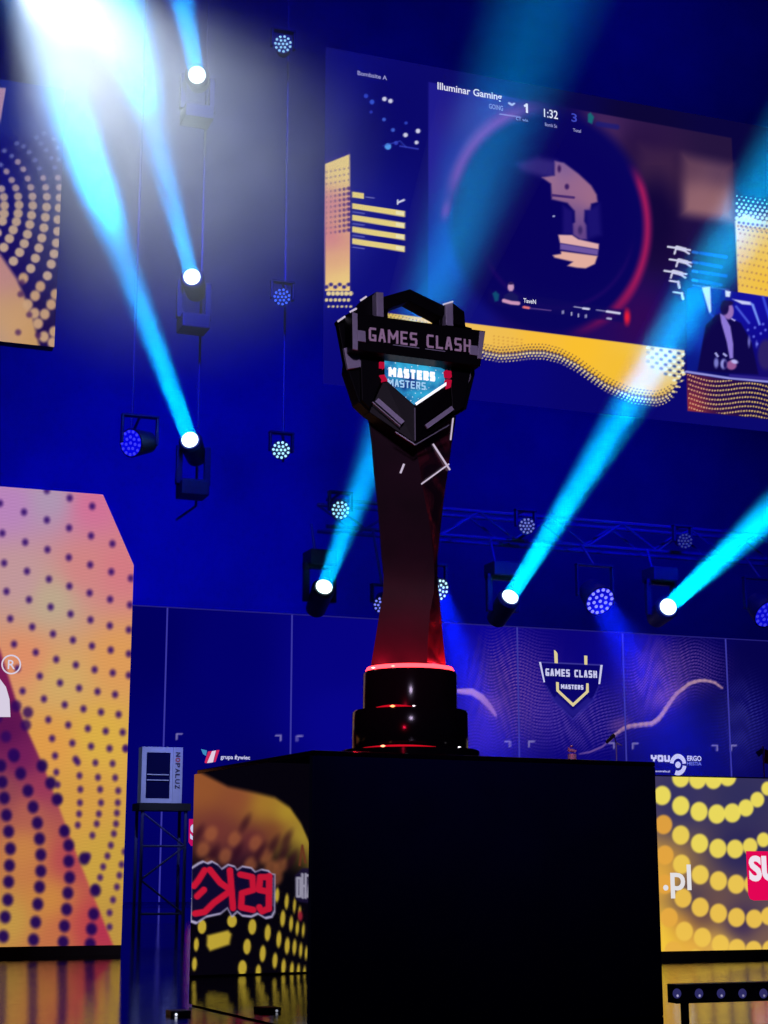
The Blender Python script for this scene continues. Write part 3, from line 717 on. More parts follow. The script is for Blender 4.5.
    # tall dotted strip at the left border
    c.poly([(325, 164), (349.7, 154), (350, 291), (325, 291)], lambda x, y: idw(x, y, [(330, 170, (232, 205, 140)), (345, 170, (230, 208, 140)), (328, 205, (200, 128, 145)), (332, 235, (205, 120, 140)), (345, 225, (220, 170, 130)), (337, 262, (222, 165, 130)), (335, 285, (235, 200, 130)), (346, 280, (235, 205, 130))]), .6)
    for i in range(6):
        x = 326.5 + i * 4.4
        c.ell(x, 161 - i * 1.6, 1.3, 1.8, (60, 40, 140), .7, k=.8)
        for j in range(3): c.ell(x, 172 + j * 6 - i * .8, .9, 1.0, (110, 70, 140), .8, k=.6)
        for j in range(9):
            y = 187 + j * 5.2 + (7 - i) * .7
            c.ell(x, y, .7 + i * .22, .9 + i * .2, (60, 25, 120), .8, k=.3 + .11 * i)
        for j in range(4):
            c.ell(x + (j % 2) * 2.2, 287 + j * 6.5 - (i % 2) * 2.5, 2.1 - .35 * j, 1.9 - .25 * j, (34, 24, 130), .8, k=.9) if j < 1 else c.ell(x + (j % 2) * 2.2, 287 + j * 6.5, 2.7 - .5 * j, 2.8 - .55 * j, (225, 205, 150), .7)
    # golden wave band under the game picture
    top = lambda x: 323 + (x - 467) * .1255
    wave_x = [380, 400, 440, 470, 484, 500, 515, 530, 544, 560, 576, 590, 605, 620, 632, 645, 656, 664, 672, 680, 686]
    wave_y = [322, 326, 336, 346, 354, 357, 356, 354, 354, 358, 366, 376, 386, 393, 398, 400, 401, 399, 394, 382, 370]
    by = np.interp(px, wave_x, wave_y); tyy = np.where(px < 467, np.interp(px, [380, 467], [312, 323]), top(px))
    inn = sstep(-.7, .7, py - tyy) * sstep(1.5, -1.5, py - by + 3) * (px > 378) * (px < 684)
    G = idw(px, py, [(390, 318, (225, 195, 90)), (475, 330, (240, 190, 90)), (540, 340, (248, 190, 60)), (580, 350, (250, 192, 48)), (620, 370, (245, 190, 52)), (650, 385, (240, 195, 90)), (670, 360, (225, 215, 170)), (500, 345, (240, 190, 80))])  # paler at right: light of the crossing beam put into the colour
    c.mix(inn, G)
    sp = 3.4
    for j in range(-3, 3):
        for i in range(92):
            x = 384 + i * sp + (j % 2) * sp / 2; yb = float(np.interp(x, wave_x, wave_y)) + j * 2.9
            if x > 686: continue
            if j < 0: c.ell(x, yb - 1.0, .55 + .25 * (j + 3), .55 + .25 * (j + 3), (40, 24, 70), .6, k=.9)
            else: c.ell(x, yb - 1.0, 1.25 - .33 * j, 1.25 - .33 * j, (250, 225, 150), .6)
    for i in range(9):
        for j in range(8):
            x = 648 + i * 4.4; y = top(x) + 2 + j * 4.6 + .25 * i
            if y < np.interp(x, wave_x, wave_y) + 1 and j - (i - 3) * .35 < 5:
                c.ell(x, y, 1.9, 1.4, (28, 40, 110), .7, .3, min(1, .25 + .12 * i)) if (i + j) % 2 else c.ell(x, y, 1.9, 1.3, (240, 245, 225), .7)
    for i in range(7):
        for j in range(6): c.ell(494 + i * 4.6, 336 + j * 3.4 + i * .6, .8, .8, (190, 130, 60), .7, k=.6)
    # golden block at the right edge
    c.poly([(735, 221), (745, 214), (760, 221), (790, 222), (790, 302), (738, 292)], lambda x, y: idw(x, y, [(740, 230, (226, 208, 170)), (760, 235, (236, 205, 120)), (745, 270, (238, 195, 90)), (764, 280, (242, 192, 62)), (762, 250, (240, 200, 90))]), .8)
    for i in range(8):
        for j in range(9):
            c.ell(738 + i * 4.6 + (j % 2) * 2.3, 226 + j * 7.3 + i * .9, .95, 1.05, (170, 110, 90), .8, k=.75)
        for j in range(8):
            rr = .6 + .24 * j; c.ell(737 + i * 4.6 + (j % 2) * 2.3, 196 + j * 3.7 + i * .7, rr, rr * 1.05, (205, 225, 215), .7)
        for j in range(3): c.ell(739 + i * 4.6 + (j % 2) * 2.3, 222.5 + j * 3.4 + i * .6, 1.3 - .3 * j, 1.3 - .3 * j, (50, 40, 110), .7, k=.8)
    # camera feed of the studio at the lower right
    f8 = lambda pts: [(660 + x / 4.267, 180 + y / 4.267) for x, y in pts]
    feed = [(687, 289), (695, 286), (737, 292), (790, 300), (790, 384), (687, 371)]
    c.poly(feed, lambda x, y: idw(x, y, [(692, 300, (16, 50, 170)), (700, 340, (20, 60, 190)), (690, 360, (10, 22, 130)), (725, 300, (14, 16, 150)), (750, 310, (20, 14, 165)), (764, 340, (14, 8, 150)), (745, 360, (12, 6, 100)), (764, 370, (24, 12, 110)), (720, 365, (10, 6, 80))]), .6)
    c.poly(f8([(178, 458), (214, 455), (219, 560), (212, 572)]), (190, 215, 250), 1); c.line(f8([(215, 570), (245, 600)]), 2, (60, 80, 230), 1.5, .6)
    c.poly(f8([(278, 470), (302, 476), (298, 500), (280, 498)]), (215, 225, 250), 1); c.poly(f8([(308, 508), (385, 520), (392, 534), (350, 530)]), (200, 205, 250), 1)
    c.poly(f8([(385, 520), (400, 530), (430, 618), (422, 620)]), (120, 150, 250), 1); c.line(f8([(325, 540), (380, 610)]), 2, (90, 110, 240), 1.2, .8); c.line(f8([(440, 500), (470, 600)]), 2.4, (70, 90, 235), 1.2, .8)
    for x, y in ((320, 600), (375, 640), (400, 668), (430, 655), (405, 630), (440, 615), (350, 660), (385, 690), (415, 700), (450, 640)): c.ell(*f8([(x, y)])[0], 1.1, 1.3, (110, 120, 245), .9, k=.8)
    c.poly(f8([(195, 620), (240, 575), (262, 568), (300, 590), (345, 610), (390, 690), (420, 830), (160, 815), (180, 700)]), (14, 6, 74), 1.2)
    c.ell(*f8([(292, 560)])[0], 5.2, 8.2, (150, 112, 185), 1); c.ell(*f8([(276, 545)])[0], 4.2, 7.0, (24, 14, 76), 1); c.ell(*f8([(290, 525)])[0], 5.5, 2.6, (26, 16, 80), 1)
    c.line(f8([(306, 592), (318, 600)]), 1.4, (170, 160, 230))
    c.poly(f8([(255, 568), (275, 580), (300, 625), (312, 700), (312, 760), (298, 762), (285, 690), (262, 610)]), (140, 120, 215), .9)
    c.ell(*f8([(305, 790)])[0], 5, 4.6, (150, 90, 150), 1.2); c.ell(*f8([(272, 785)])[0], 3.2, 5, (150, 150, 225), 1.2); c.ell(*f8([(278, 788)])[0], 1.8, 4, (30, 18, 90), 1)
    c.ell(*f8([(240, 780)])[0], 2.2, 5, (120, 120, 200), 1.1); c.line(f8([(238, 740), (246, 752)]), 2, (170, 170, 235)); c.line(f8([(272, 742), (282, 750)]), 2, (170, 170, 235)); c.ell(*f8([(318, 775)])[0], 3.5, 2, (185, 180, 240), 1, .3)
    c.ell(*f8([(452, 745)])[0], 8, 15, (44, 32, 104), 2)
    c.ell(*f8([(380, 690)])[0], 1.2, 5, (150, 150, 245), 1, k=.7); c.ell(*f8([(412, 700)])[0], 1, 3, (120, 130, 240), 1, k=.7)
    c.line(f8([(112, 818), (290, 845), (480, 862)]), 2.2, (150, 150, 225), .8); c.line(f8([(300, 835), (480, 850)]), 3, (46, 34, 140), 1, .9)
    desk = f8([(112, 824), (280, 850), (480, 868), (560, 880), (560, 1050), (461, 1022), (118, 985)])
    c.poly(desk, lambda x, y: idw(x, y, [(690, 380, (70, 20, 70)), (690, 405, (150, 50, 60)), (720, 395, (30, 8, 72)), (760, 400, (22, 6, 72))]), .7)
    i0 = c.near(686, 370, 800, 430)
    if len(i0):
        ins = c.sdf(desk, i0) < -.8; ii = i0[ins]; X, Yy = c.x[ii], c.y[ii]
        ph = (Yy - (X - 687) * .11 - 375 - 3.4 * np.sin((X - 690) / 13.5)) / 4.6
        row = np.abs(ph - np.round(ph)) * 4.6; dotx = (X / 2.75 + .5 * np.round(ph)); dx = np.abs(dotx - np.round(dotx)) * 2.75
        a_ = 1 - sstep(.5, 1.25, np.hypot(row, dx)); c.mix(.9 * a_, idw(X, Yy, [(690, 390, (240, 170, 130)), (730, 395, (240, 205, 130)), (765, 400, (245, 205, 110))]), ii)
    return c.c
xv0 = at(324, 230, YV)[0]; xv1 = at(860, 300, YV)[0]; zv0 = at(640, 418, YV)[2]; zv1 = at(430, 66, YV)[2]
vw = thing('video_wall', 'huge video wall above the stage showing a game scope view and golden dot waves', 'video wall', ((xv0 + xv1) / 2, YV, zv0))
def clipped_wall():
    pic = grid_screen('picture', YV, zv0, zv1, xv0, xv1, 480, 380, paint_wall, screen_mat('video_wall_picture', 1.0), vw)
    return pic
pic = clipped_wall()
MB().box((xv0 + .03, YV + .004, zv0 + .03), (xv1 - .03, YV + .06, zv1 - .03)).build('cabinet', M['black'], vw)
wi = M['white_ink']; bi = emit('dim_blue_ink', (60, 70, 190)); gi = emit('grey_ink', (150, 150, 205))
def wtext(s, p0, p1, h, m=wi, off=.015): text_on(s, p0, p1, h, YV, m, vw, 'lettering', off, .012)
wtext('Illuminar Gaming', (437.5, 91.5), (502, 103), 9.5)
wtext('GOING', (489, 108.5), (503, 110.5), 5, gi)
stroke_text('1', (523.5, 112.5), (529.5, 113), 9.5, YV, wi, vw, .22, .012, .002)
wtext('1:32', (544, 117), (558, 119), 8.5)
wtext('3', (571.5, 121.5), (577, 122), 8.5, bi)
wtext('CT win', (516, 120), (528, 121.6), 3.2, gi); wtext('Bomb 5s', (545, 126), (557, 128), 3.6, gi); wtext('Total', (573, 131.5), (581, 132.8), 3.2, gi)
wtext('Bombsite A', (357.5, 75), (387, 79), 4.4, gi)
wtext('TaveN', (523.5, 302.5), (536, 303.5), 4.4)

# ---- low LED front of the desk at the right
YD = atz(690, 959.5, 0)[1]
def paint_desk(px, py):
    c = Canvas(px, py, (46, 42, 92))
    c.c = idw(px, py, [(680, 800, (52, 48, 96)), (740, 800, (48, 46, 92)), (740, 850, (40, 36, 88)), (690, 900, (60, 50, 84)), (660, 880, (230, 170, 60)), (660, 930, (248, 205, 62)), (665, 945, (250, 205, 60)), (690, 948, (240, 180, 66)), (720, 950, (236, 185, 80)), (740, 925, (50, 36, 84)), (700, 915, (90, 60, 70)), (680, 925, (215, 150, 60)), (765, 945, (120, 90, 80))])
    k = 3.606
    rows = [[(147, 136), (208, 142), (265, 142), (316, 132)], [(20, 160), (80, 200), (147, 237), (213, 258), (277, 267), (333, 263), (382, 245), (423, 215), (460, 175), (495, 130)],
            [(20, 265), (85, 305), (147, 343), (215, 373), (281, 391), (343, 393), (397, 383), (445, 360), (490, 325)], [(20, 370), (90, 415), (150, 448), (217, 486), (283, 508), (347, 520), (405, 520), (455, 500)],
            [(90, 520), (155, 570), (217, 603), (283, 625), (348, 640), (412, 645), (465, 635), (515, 615)], [(105, 640), (160, 690), (225, 712), (290, 737), (350, 752), (410, 758), (470, 755)], [(120, 760), (200, 790)]]
    for j, rw in enumerate(rows):
        for x, y in rw:
            X, Yy = 640 + x / k, 740 + y / k
            t = max(0, min(1, (Yy - 835) / 60)); u = max(0, 1 - abs(X - 662) / 24) * (1 if j > 1 else 0)
            rr = 8.6 if x < 330 else 8.6 - (x - 330) * .018 * (1 if j < 3 else .2)
            col = np.array((240, 222, 92)) * (1 - t) + np.array((238, 195, 78)) * t; col = col * (1 - u) + np.array((226, 158, 60)) * u
            c.ell(X, Yy, rr, rr * 1.12, col, 1.4, k=.96)
    return c.c
xd0 = at(600, 880, YD)[0]; xd1 = at(900, 880, YD)[0]; zd0 = at(710, 950.5, YD)[2]; zd1 = at(712, 777.5, YD)[2]
dk = thing('stage_desk', 'low presenters desk at the right with a yellow dotted LED front', 'desk', ((xd0 + xd1) / 2, YD, 0))
grid_screen('picture', YD, zd0, zd1, xd0, xd1, 300, 180, paint_desk, screen_mat('desk_front_picture', 1.0), dk)
MB().box((xd0, YD + .004, zd0), (xd1, YD + .06, zd1)).build('cabinet', M['black'], dk)
MB().box((xd0, YD + .002, 0), (xd1, YD + .06, zd0 - .001)).build('plinth', M['black'], dk)
DT = zd1 + .006
MB().box((xd0 - .5, YD + .004, zd1 + .0005), (xd1, YD + .5, DT)).build('tabletop', principled('dark_glass_top', (40, 44, 90), .15), dk, bevel=.002)
MB().box((xd0, YD + .44, 0), (xd0 + .05, YD + .49, zd1)).build('leg', M['black'], dk)
MB().box((xd1 - .05, YD + .44, 0), (xd1, YD + .49, zd1)).build('leg', M['black'], dk)
text_on('.pl', (663.5, 898.5), (692, 898.5), 34, YD, emit('white_print', (225, 222, 225)), dk, 'lettering', .02)
sg = poly_on([[(746, 851), (830, 852.5), (830, 899), (754, 900.5), (750, 899), (748, 894)]], YD, emit('crimson_sign', (226, 6, 84)), dk, 'sign_block', .004)
text_on('SUP', (749.5, 881.5), (795, 881.5), 26, YD, emit('white_sign_ink', (238, 225, 238)), dk, 'lettering', .045, .008)

# ---- low LED fascia outside the left of the view, seen mirrored in the pedestal side
YF = 5.66
def paint_fascia(px, py):
    c = Canvas(px, py, (7, 4, 16))
    k = 3.84; g = lambda pts: [(120 + x / k, 800 + y / k) for x, y in pts]
    arc_y = np.interp(px, [150, 197, 228, 255, 275, 290, 301, 308, 316], [752, 769, 785, 791, 796, 806, 822, 838, 860])
    d = py - arc_y
    glow = sstep(-2, 5, d) * sstep(112, 60, d + np.clip(px - 240, 0, 80) * .75)
    A = idw(px, py, [(205, 790, (168, 96, 52)), (240, 800, (160, 84, 56)), (220, 830, (130, 60, 56)), (262, 806, (200, 150, 52)), (285, 815, (218, 185, 54)), (300, 838, (214, 190, 60)), (275, 830, (128, 56, 48)), (255, 840, (105, 36, 56)), (290, 845, (150, 110, 50)), (200, 850, (110, 52, 52)), (240, 860, (60, 22, 46)), (303, 860, (120, 100, 40))])
    c.mix(glow, A)
    for x, y in [(318, 190), (405, 215), (500, 250), (560, 215), (350, 130), (440, 150), (520, 165), (600, 300), (340, 250), (580, 260), (620, 250)]:
        X, Yy = g([(x, y)])[0]; c.ell(X, Yy, 6, 8, (190, 110, 66), 3, .4, .6)
    for x, y in [(360, 205), (300, 130), (450, 200), (540, 200), (480, 90), (590, 170), (630, 200), (660, 230), (640, 150)]:
        X, Yy = g([(x, y)])[0]; c.ell(X, Yy, 3.5, 9, (50, 14, 34), 3, .5, .6)
    Y1 = (216, 186, 62)
    for x, y, rx, ry in [(315, 487, 16, 27), (293, 555, 9, 26), (286, 630, 9, 26), (430, 465, 18, 24), (508, 487, 15, 30), (488, 563, 14, 30), (470, 645, 16, 30), (567, 510, 11, 32), (548, 590, 11, 32), (531, 660, 10, 28), (610, 535, 9, 32), (595, 617, 9, 30),
                         (603, 365, 8, 28), (625, 455, 9, 32), (640, 390, 7, 30), (642, 560, 9, 32), (628, 640, 8, 30), (657, 475, 7, 30), (670, 565, 7, 30), (660, 650, 7, 28), (670, 405, 5, 28), (681, 492, 6, 28), (694, 577, 6, 28), (685, 655, 6, 26), (704, 500, 5, 26), (715, 588, 5, 26), (708, 662, 5, 24), (690, 430, 5, 22)]:
        X, Yy = g([(x, y)])[0]; c.ell(X, Yy, rx / k, ry / k, Y1, .8, .06)
    c.poly(g([(335, 520), (415, 500), (428, 515), (420, 555), (345, 580), (333, 560)]), Y1, 2)
    # sign with cut-out outline
    out = g([(270, 260), (300, 240), (318, 232), (335, 240), (352, 232), (375, 245), (390, 262), (415, 245), (440, 252), (450, 266), (470, 252), (505, 258), (520, 274), (545, 264), (572, 270), (582, 282), (596, 284), (596, 430), (585, 452), (560, 458), (530, 440), (505, 452), (470, 448), (450, 432), (430, 452), (412, 418), (385, 440), (330, 452), (292, 478), (270, 470)])
    c.poly(out, (196, 186, 226), 1.0)
    mx, my = np.mean([p[0] for p in out]), np.mean([p[1] for p in out])
    inn = [(mx + (x - mx) * .972, my + (y - my) * .925) for x, y in out]
    c.poly(inn, (18, 12, 52), .9)
    R_ = (226, 26, 62); w = 6.4
    for st in ([(572, 296), (538, 296), (534, 345), (570, 352)], [(573, 292), (571, 418)], [(571, 416), (545, 428), (535, 412)],
               [(462, 286), (508, 296), (512, 345), (468, 358), (465, 412), (512, 422)], [(422, 270), (434, 415)], [(424, 345), (385, 318), (345, 268)], [(420, 352), (360, 395), (325, 430), (288, 436)], [(325, 270), (300, 310), (284, 330)], [(322, 345), (296, 370)]):
        c.line(g(st), w, R_, .8)
    for j in range(8): c.line(g([(588, 300 + j * 14), (588, 308 + j * 14)]), 1.5, (90, 90, 130), .5, .8)
    # partial white sign at the corner
    c.poly(g([(672, 290), (700, 262), (740, 262), (760, 400), (690, 392), (674, 380)]), (30, 22, 58), 1.4, .95)
    W_ = (176, 172, 196)
    for st in ([(680, 300), (692, 300), (692, 370), (680, 370), (680, 300)], [(700, 285), (702, 375)], [(702, 330), (712, 330)], [(713, 285), (713, 375)], [(720, 290), (732, 290), (722, 370), (734, 374)]): c.line(g(st), 2.6, W_, .6)
    c.line(g([(690, 250), (700, 175), (712, 240)]), 2.2, (120, 60, 40), .8)
    c.ell(*g([(692, 445)])[0], 2.2, 5, (170, 40, 60), 1.2)
    return c.c
xf0, xf1 = -1.0, at(-14, 900, YF)[0]
zf0, zf1 = .006, .74
fs = thing('led_fascia', 'low LED fascia seen only mirrored in the glossy pedestal side', 'LED screen', ((xf0 + xf1) / 2, YF, 0))
grid_screen('picture', YF, zf0, zf1, xf0, xf1, 420, 260, paint_fascia, screen_mat('fascia_picture', 2.6), fs, mirror=mirror_side)
MB().box((xf0, YF + .004, zf0), (xf1, YF + .1, zf1)).build('cabinet', M['black'], fs)
MB().box((xf0, YF + .002, 0), (xf1, YF + .1, zf0 - .001)).build('plinth', M['black'], fs)

# ================================================================== BACKDROP
YB = 18.0
def paint_back(px, py):
    c = Canvas(px, py, (6, 3, 112))
    c.c = idw(px, py, [(140, 650, (2, 0, 112)), (230, 660, (3, 1, 128)), (330, 660, (8, 4, 150)), (340, 720, (10, 6, 160)), (470, 640, (10, 4, 170)), (490, 700, (26, 12, 150)), (560, 640, (14, 5, 140)), (640, 640, (14, 6, 170)), (700, 640, (6, 3, 105)), (750, 660, (8, 4, 88)), (740, 740, (9, 5, 104)), (620, 740, (10, 4, 130)), (200, 740, (3, 2, 125)), (150, 900, (3, 2, 112)), (250, 800, (3, 2, 110))])
    X, Y = c.x, c.y
    def field(cx, cy, rx, ry, sx, col, k, wob, slope):
        m = np.exp(-(((X - cx) / rx) ** 2 + ((Y - cy) / ry) ** 2) ** 1.5)
        ph = (Y - slope * (X - cx) + wob * np.sin((X - cx) / sx) + .4 * wob * np.sin((X - cx) / sx * 2.3 + 1)) / 3.3
        row = np.abs(ph - np.round(ph)) * 2
        dq = np.abs((X + .8 * Y) / 3.0 - np.round((X + .8 * Y) / 3.0)) * 2
        c.mix(k * m * (1 - sstep(.15, .8, row)) * (1 - .55 * sstep(.3, .9, dq)), col)
    field(510, 690, 48, 58, 17, (165, 110, 205), .8, 9, .25)
    field(585, 718, 60, 34, 22, (135, 100, 220), .7, 8, -.35)
    field(655, 680, 34, 40, 15, (185, 120, 200), .8, 8, -.6)
    field(690, 668, 36, 30, 15, (150, 100, 205), .7, 7, .35)
    field(742, 722, 26, 44, 13, (90, 90, 210), .6, 5, -.5)
    field(470, 740, 30, 24, 14, (130, 80, 215), .55, 6, .3)
    def ribbon(pts, w0, w1, col, k=.9):
        n_ = len(pts)
        xs = np.array([p[0] for p in pts]); ys = np.array([p[1] for p in pts])
        tt = np.linspace(0, 1, n_); f = np.linspace(0, 1, 26)
        xx, yy = np.interp(f, tt, xs), np.interp(f, tt, ys)
        for i in range(25):
            w = w0 + (w1 - w0) * math.sin(math.pi * f[i]); c.line([(xx[i], yy[i]), (xx[i + 1], yy[i + 1])], w, col, .9, k)
    for o_, kk in ((0, .85), (2, .5)):
        ribbon([(455, 690 + o_), (462, 690.5 + o_), (472, 691 + o_), (482, 697 + o_), (490, 706 + o_), (496, 715 + o_)], 1.2, 5, (196, 150, 200), kk)
        ribbon([(608, 741 + o_), (616, 733 + o_), (626, 726 + o_), (640, 724 + o_), (652, 723 + o_), (660, 717 + o_), (668, 705 + o_ * .5), (676, 694), (690, 683), (702, 680), (714, 682), (722, 688)], 1.3, 3.6, (206, 160, 190), kk)
    ribbon([(579, 754), (590, 752), (602, 747), (610, 740)], .8, 1.6, (150, 110, 190), .6)
    c.ell(668, 696, 16, 10, (170, 110, 170), 8, -.6, .4); c.ell(492, 706, 12, 10, (150, 96, 180), 7, .6, .4); c.ell(620, 724, 10, 6, (160, 100, 170), 5, -.3, .4)
    # corner crop marks beside the seams
    for x, y, sgn in ((177, 734, 1), (281, 735.5, -1), (297, 736, 1), (510, 741.5, -1), (529, 741.5, 1), (614, 743, -1), (633, 743.5, 1), (717, 745.5, -1), (731, 745.5, 1)):
        c.line([(x, y + 5), (x, y), (x + 5 * sgn, y)], 1.7, (170, 160, 225), .6, .8)
    # emblem with bevelled shield
    c.poly([(539, 662), (603, 665), (599, 690), (590, 700), (572.5, 718.5), (556, 702), (546, 688)], (10, 4, 118), 1.2, .85)
    c.line([(539.5, 662.2), (602.5, 665)], 1.0, (96, 90, 200), .6, .8)
    c.line([(546, 686), (556, 703), (573, 719.5), (592, 702), (599, 686)], 1.1, (72, 64, 190), .7, .7)
    c.poly([(552, 700), (557, 695), (573, 710), (588, 697), (593, 701), (573, 717)], (44, 36, 160), 1.2, .8)
    return c.c
xb0 = at(120, 700, YB)[0]; xb1 = at(920, 700, YB)[0]
zb0 = 0.02; zb1 = at(500, 626.5, YB)[2]
bd = thing('stage_backdrop', 'dark blue seamed stage backdrop with dotted waves and a shield emblem behind the desk', 'backdrop', ((xb0 + xb1) / 2, YB, 0))
grid_screen('panel', YB, zb0, zb1, xb0, xb1, 580, 260, paint_back, screen_mat('backdrop_picture', .7), bd)
MB().box((xb0, YB + .005, 0), (xb1, YB + .12, zb1)).build('frame', M['black'], bd)
seam = emit('pale_seam', (56, 54, 160))
for x in (165, 291, 518, 624, 727.5, 817):
    X = at(x, 690, YB)[0]
    MB().box((X - .008, YB - .012, zb0), (X + .008, YB - .002, zb1)).build('seam', seam, bd)
MB().box((xb0, YB - .012, zb1), (xb1, YB + .02, zb1 + .012)).build('top_rail', emit('lit_rail', (34, 30, 118)), bd)
yl = emit('yellow_ink', (222, 205, 150)); wl = emit('white_emblem_ink', (200, 200, 238))
eb = poly_on([[(554, 650), (556, 651), (557.5, 653.5), (557.8, 663.3), (554.6, 663)], [(584.2, 655.5), (587.3, 655.8), (587.3, 664.8), (584.4, 664.5)],
              [(556, 682), (558.8, 682.3), (559, 690), (573, 703), (586, 691), (586.2, 683.3), (588.6, 683.4), (588.8, 692.2), (573, 706.8), (556.3, 691)]], YB, yl, bd, 'emblem_bar', .01)
poly_on([[(539, 662), (541, 662), (545, 682), (543.6, 682.4)], [(600.4, 665), (602.7, 665), (600.2, 684), (598.4, 684)]], YB, wl, bd, 'emblem_edge', .01)
stroke_text('GAMES CLASH', (545.5, 675.8), (597, 678.3), 7.4, YB, wl, bd, .22, .014, .002, .28)
stroke_text('MASTERS', (561, 688.8), (583.3, 690.2), 4.6, YB, wl, bd, .26, .014, .002, .26)
# sponsor writing low on the backdrop
stroke_text('YOU', (651, 761.5), (670, 762), 6.8, YB, wl, bd, .32, .014, .002, .14)
text_on('ERGO', (687.3, 760.8), (701.5, 761.2), 5.2, YB, wl, bd, 'lettering', .03, .014)
text_on('HESTIA', (687.3, 765.2), (701.5, 765.6), 3.4, YB, emit('dim_sponsor_ink', (120, 130, 225)), bd, 'lettering', .01, .014)
text_on('australia.pl', (655.5, 772.6), (670, 773), 2.6, YB, wl, bd, 'lettering', .02, .014)
arcs = []
for a0, a1, r0_, r1_ in ((-3.0, -.1, 4.6, 8.2), (.15, 2.0, 4.8, 8.4)):
    for i in range(12):
        t0, t1 = a0 + (a1 - a0) * i / 12, a0 + (a1 - a0) * (i + 1) / 12
        arcs.append([(678 + rr * math.cos(t), 764.5 + 1.3 * rr * math.sin(t)) for rr, t in ((r0_, t0), (r1_, t0), (r1_, t1), (r0_, t1))])
arcs.append([(678 + 2.8 * math.cos(t * .5236), 764.8 + 3.3 * math.sin(t * .5236)) for t in range(12)])
poly_on(arcs, YB, wl, bd, 'ring_logo', .014)
poly_on([[(201, 749), (207, 750.5), (206, 756), (203, 754)]], YB, emit('teal_logo', (60, 140, 190)), bd, 'flag_logo', .012)
poly_on([[(204.5, 762.5), (208, 751.5), (212, 751), (206.5, 763.5)], [(213.5, 762), (216.5, 750), (219.5, 750), (215.5, 762)]], YB, emit('red_logo', (205, 40, 90)), bd, 'flag_logo', .012)
poly_on([[(207, 763), (212, 751.2), (216, 750.4), (213, 762.3)]], YB, emit('white_logo', (226, 205, 226)), bd, 'flag_logo', .012)
text_on('grupa żywiec', (220.5, 760.2), (250, 760.2), 5.8, YB, wl, bd, 'lettering', .02, .014)
poly_on([[(189, 819), (200, 819), (200, 845), (191, 846), (188.5, 842)]], YB, emit('magenta_sponsor', (190, 14, 92)), bd, 'sponsor_block', .012)
text_on('S', (190, 840), (198, 840), 16, YB, wl, bd, 'lettering', .04, .016)
text_on('YS', (190.5, 918), (206, 918), 20, YB, wl, bd, 'lettering', .04, .016)

# ================================================================== SMALL THINGS ON AND ROUND THE STAGE
# drinks cooler on a truss stand
YK = 12.0
k0, k1 = at(141.5, 802.5, YK), at(182, 747, YK); zt0 = at(160, 806.5, YK)[2]
co = thing('display_cooler', 'pale framed glass-door display cooler standing on a dark truss stand', 'cooler', ((k0[0] + k1[0]) / 2, YK, k0[2]))
M['cooler'] = principled('cooler_pale_enamel', (178, 182, 200), .4, noise=.1)
XK = lambda x: at(x, 775, YK)[0]; ZK = lambda y: at(160, y, YK)[2]
mb = MB()
mb.box((XK(141.5), YK, ZK(803)), (XK(146.2), YK + .12, ZK(747))); mb.box((XK(170), YK, ZK(803)), (XK(172.4), YK + .12, ZK(747)))
mb.box((XK(146.2), YK, ZK(803)), (XK(170), YK + .12, ZK(798.5))); mb.box((XK(146.2), YK, ZK(752.5)), (XK(170), YK + .12, ZK(747)))
mb.box((XK(146.2), YK + .10, ZK(798.5)), (XK(170), YK + .12, ZK(752.5)))
mb.build('cabinet', M['cooler'], co)
MB().box((XK(146.3), YK + .004, ZK(798.4)), (XK(169.9), YK + .010, ZK(752.6))).build('door', principled('dark_cooler_glass', (12, 14, 60), .08), co)
for y in (774.5, 780): MB().box((XK(147), YK - .004, ZK(y + .6)), (XK(169), YK + .003, ZK(y - .3))).build('shelf', M['cooler'], co)
sp_ = MB().box((XK(172.5), YK - .01, ZK(803)), (XK(182), YK + .12, ZK(747))).build('side_panel', M['cooler'], co)
ink = principled('cooler_ink', (40, 30, 60), .5); redink = principled('cooler_red_ink', (190, 50, 50), .5)
for i, ch in enumerate('NOPALUZ'):
    V, P = text_geo(ch, .03); lo, hi = V.min(0), V.max(0); qq = (V - lo) / np.maximum(hi - lo, 1e-9)
    x0, x1 = XK(174.8), XK(179.5); z1_, z0_ = ZK(752 + i * 5.4), ZK(756.4 + i * 5.4)
    W = np.c_[x0 + qq[:, 1] * (x1 - x0), np.full(len(V), YK - .013), z1_ + qq[:, 0] * (z0_ - z1_)]
    raw_mesh('lettering', W, P, redink if i == 1 else ink, sp_)
st = thing('truss_stand', 'dark boxy truss stand carrying the pale cooler', 'stand', ((XK(139) + XK(190)) / 2, YK + .08, 0))
x0, x1, y0, y1 = XK(139), XK(190), YK - .05, YK + .2
MB().box((x0, y0, zt0 - .03), (x1, y1, ZK(803.3))).build('top_board', M['black'], st)
bl = principled('stand_dark_metal', (66, 70, 130), .6)
for x in (x0 + .03, x1 - .03):
    for y in (y0 + .03, y1 - .03): MB().frustum((x, y, 0), (x, y, zt0 - .03), .012, .012, 10).build('upright', bl, st)
for k in range(3):
    za, zb_ = .05 + k * .24, .05 + (k + 1) * .24
    MB().frustum((x0 + .03, y0 + .03, za if k % 2 else zb_), (x1 - .03, y0 + .03, zb_ if k % 2 else za), .007, .007, 8).build('brace', bl, st)
for z in (.05, .53): MB().frustum((x0 + .03, y0 + .03, z), (x1 - .03, y0 + .03, z), .008, .008, 8).build('cross_bar', bl, st)

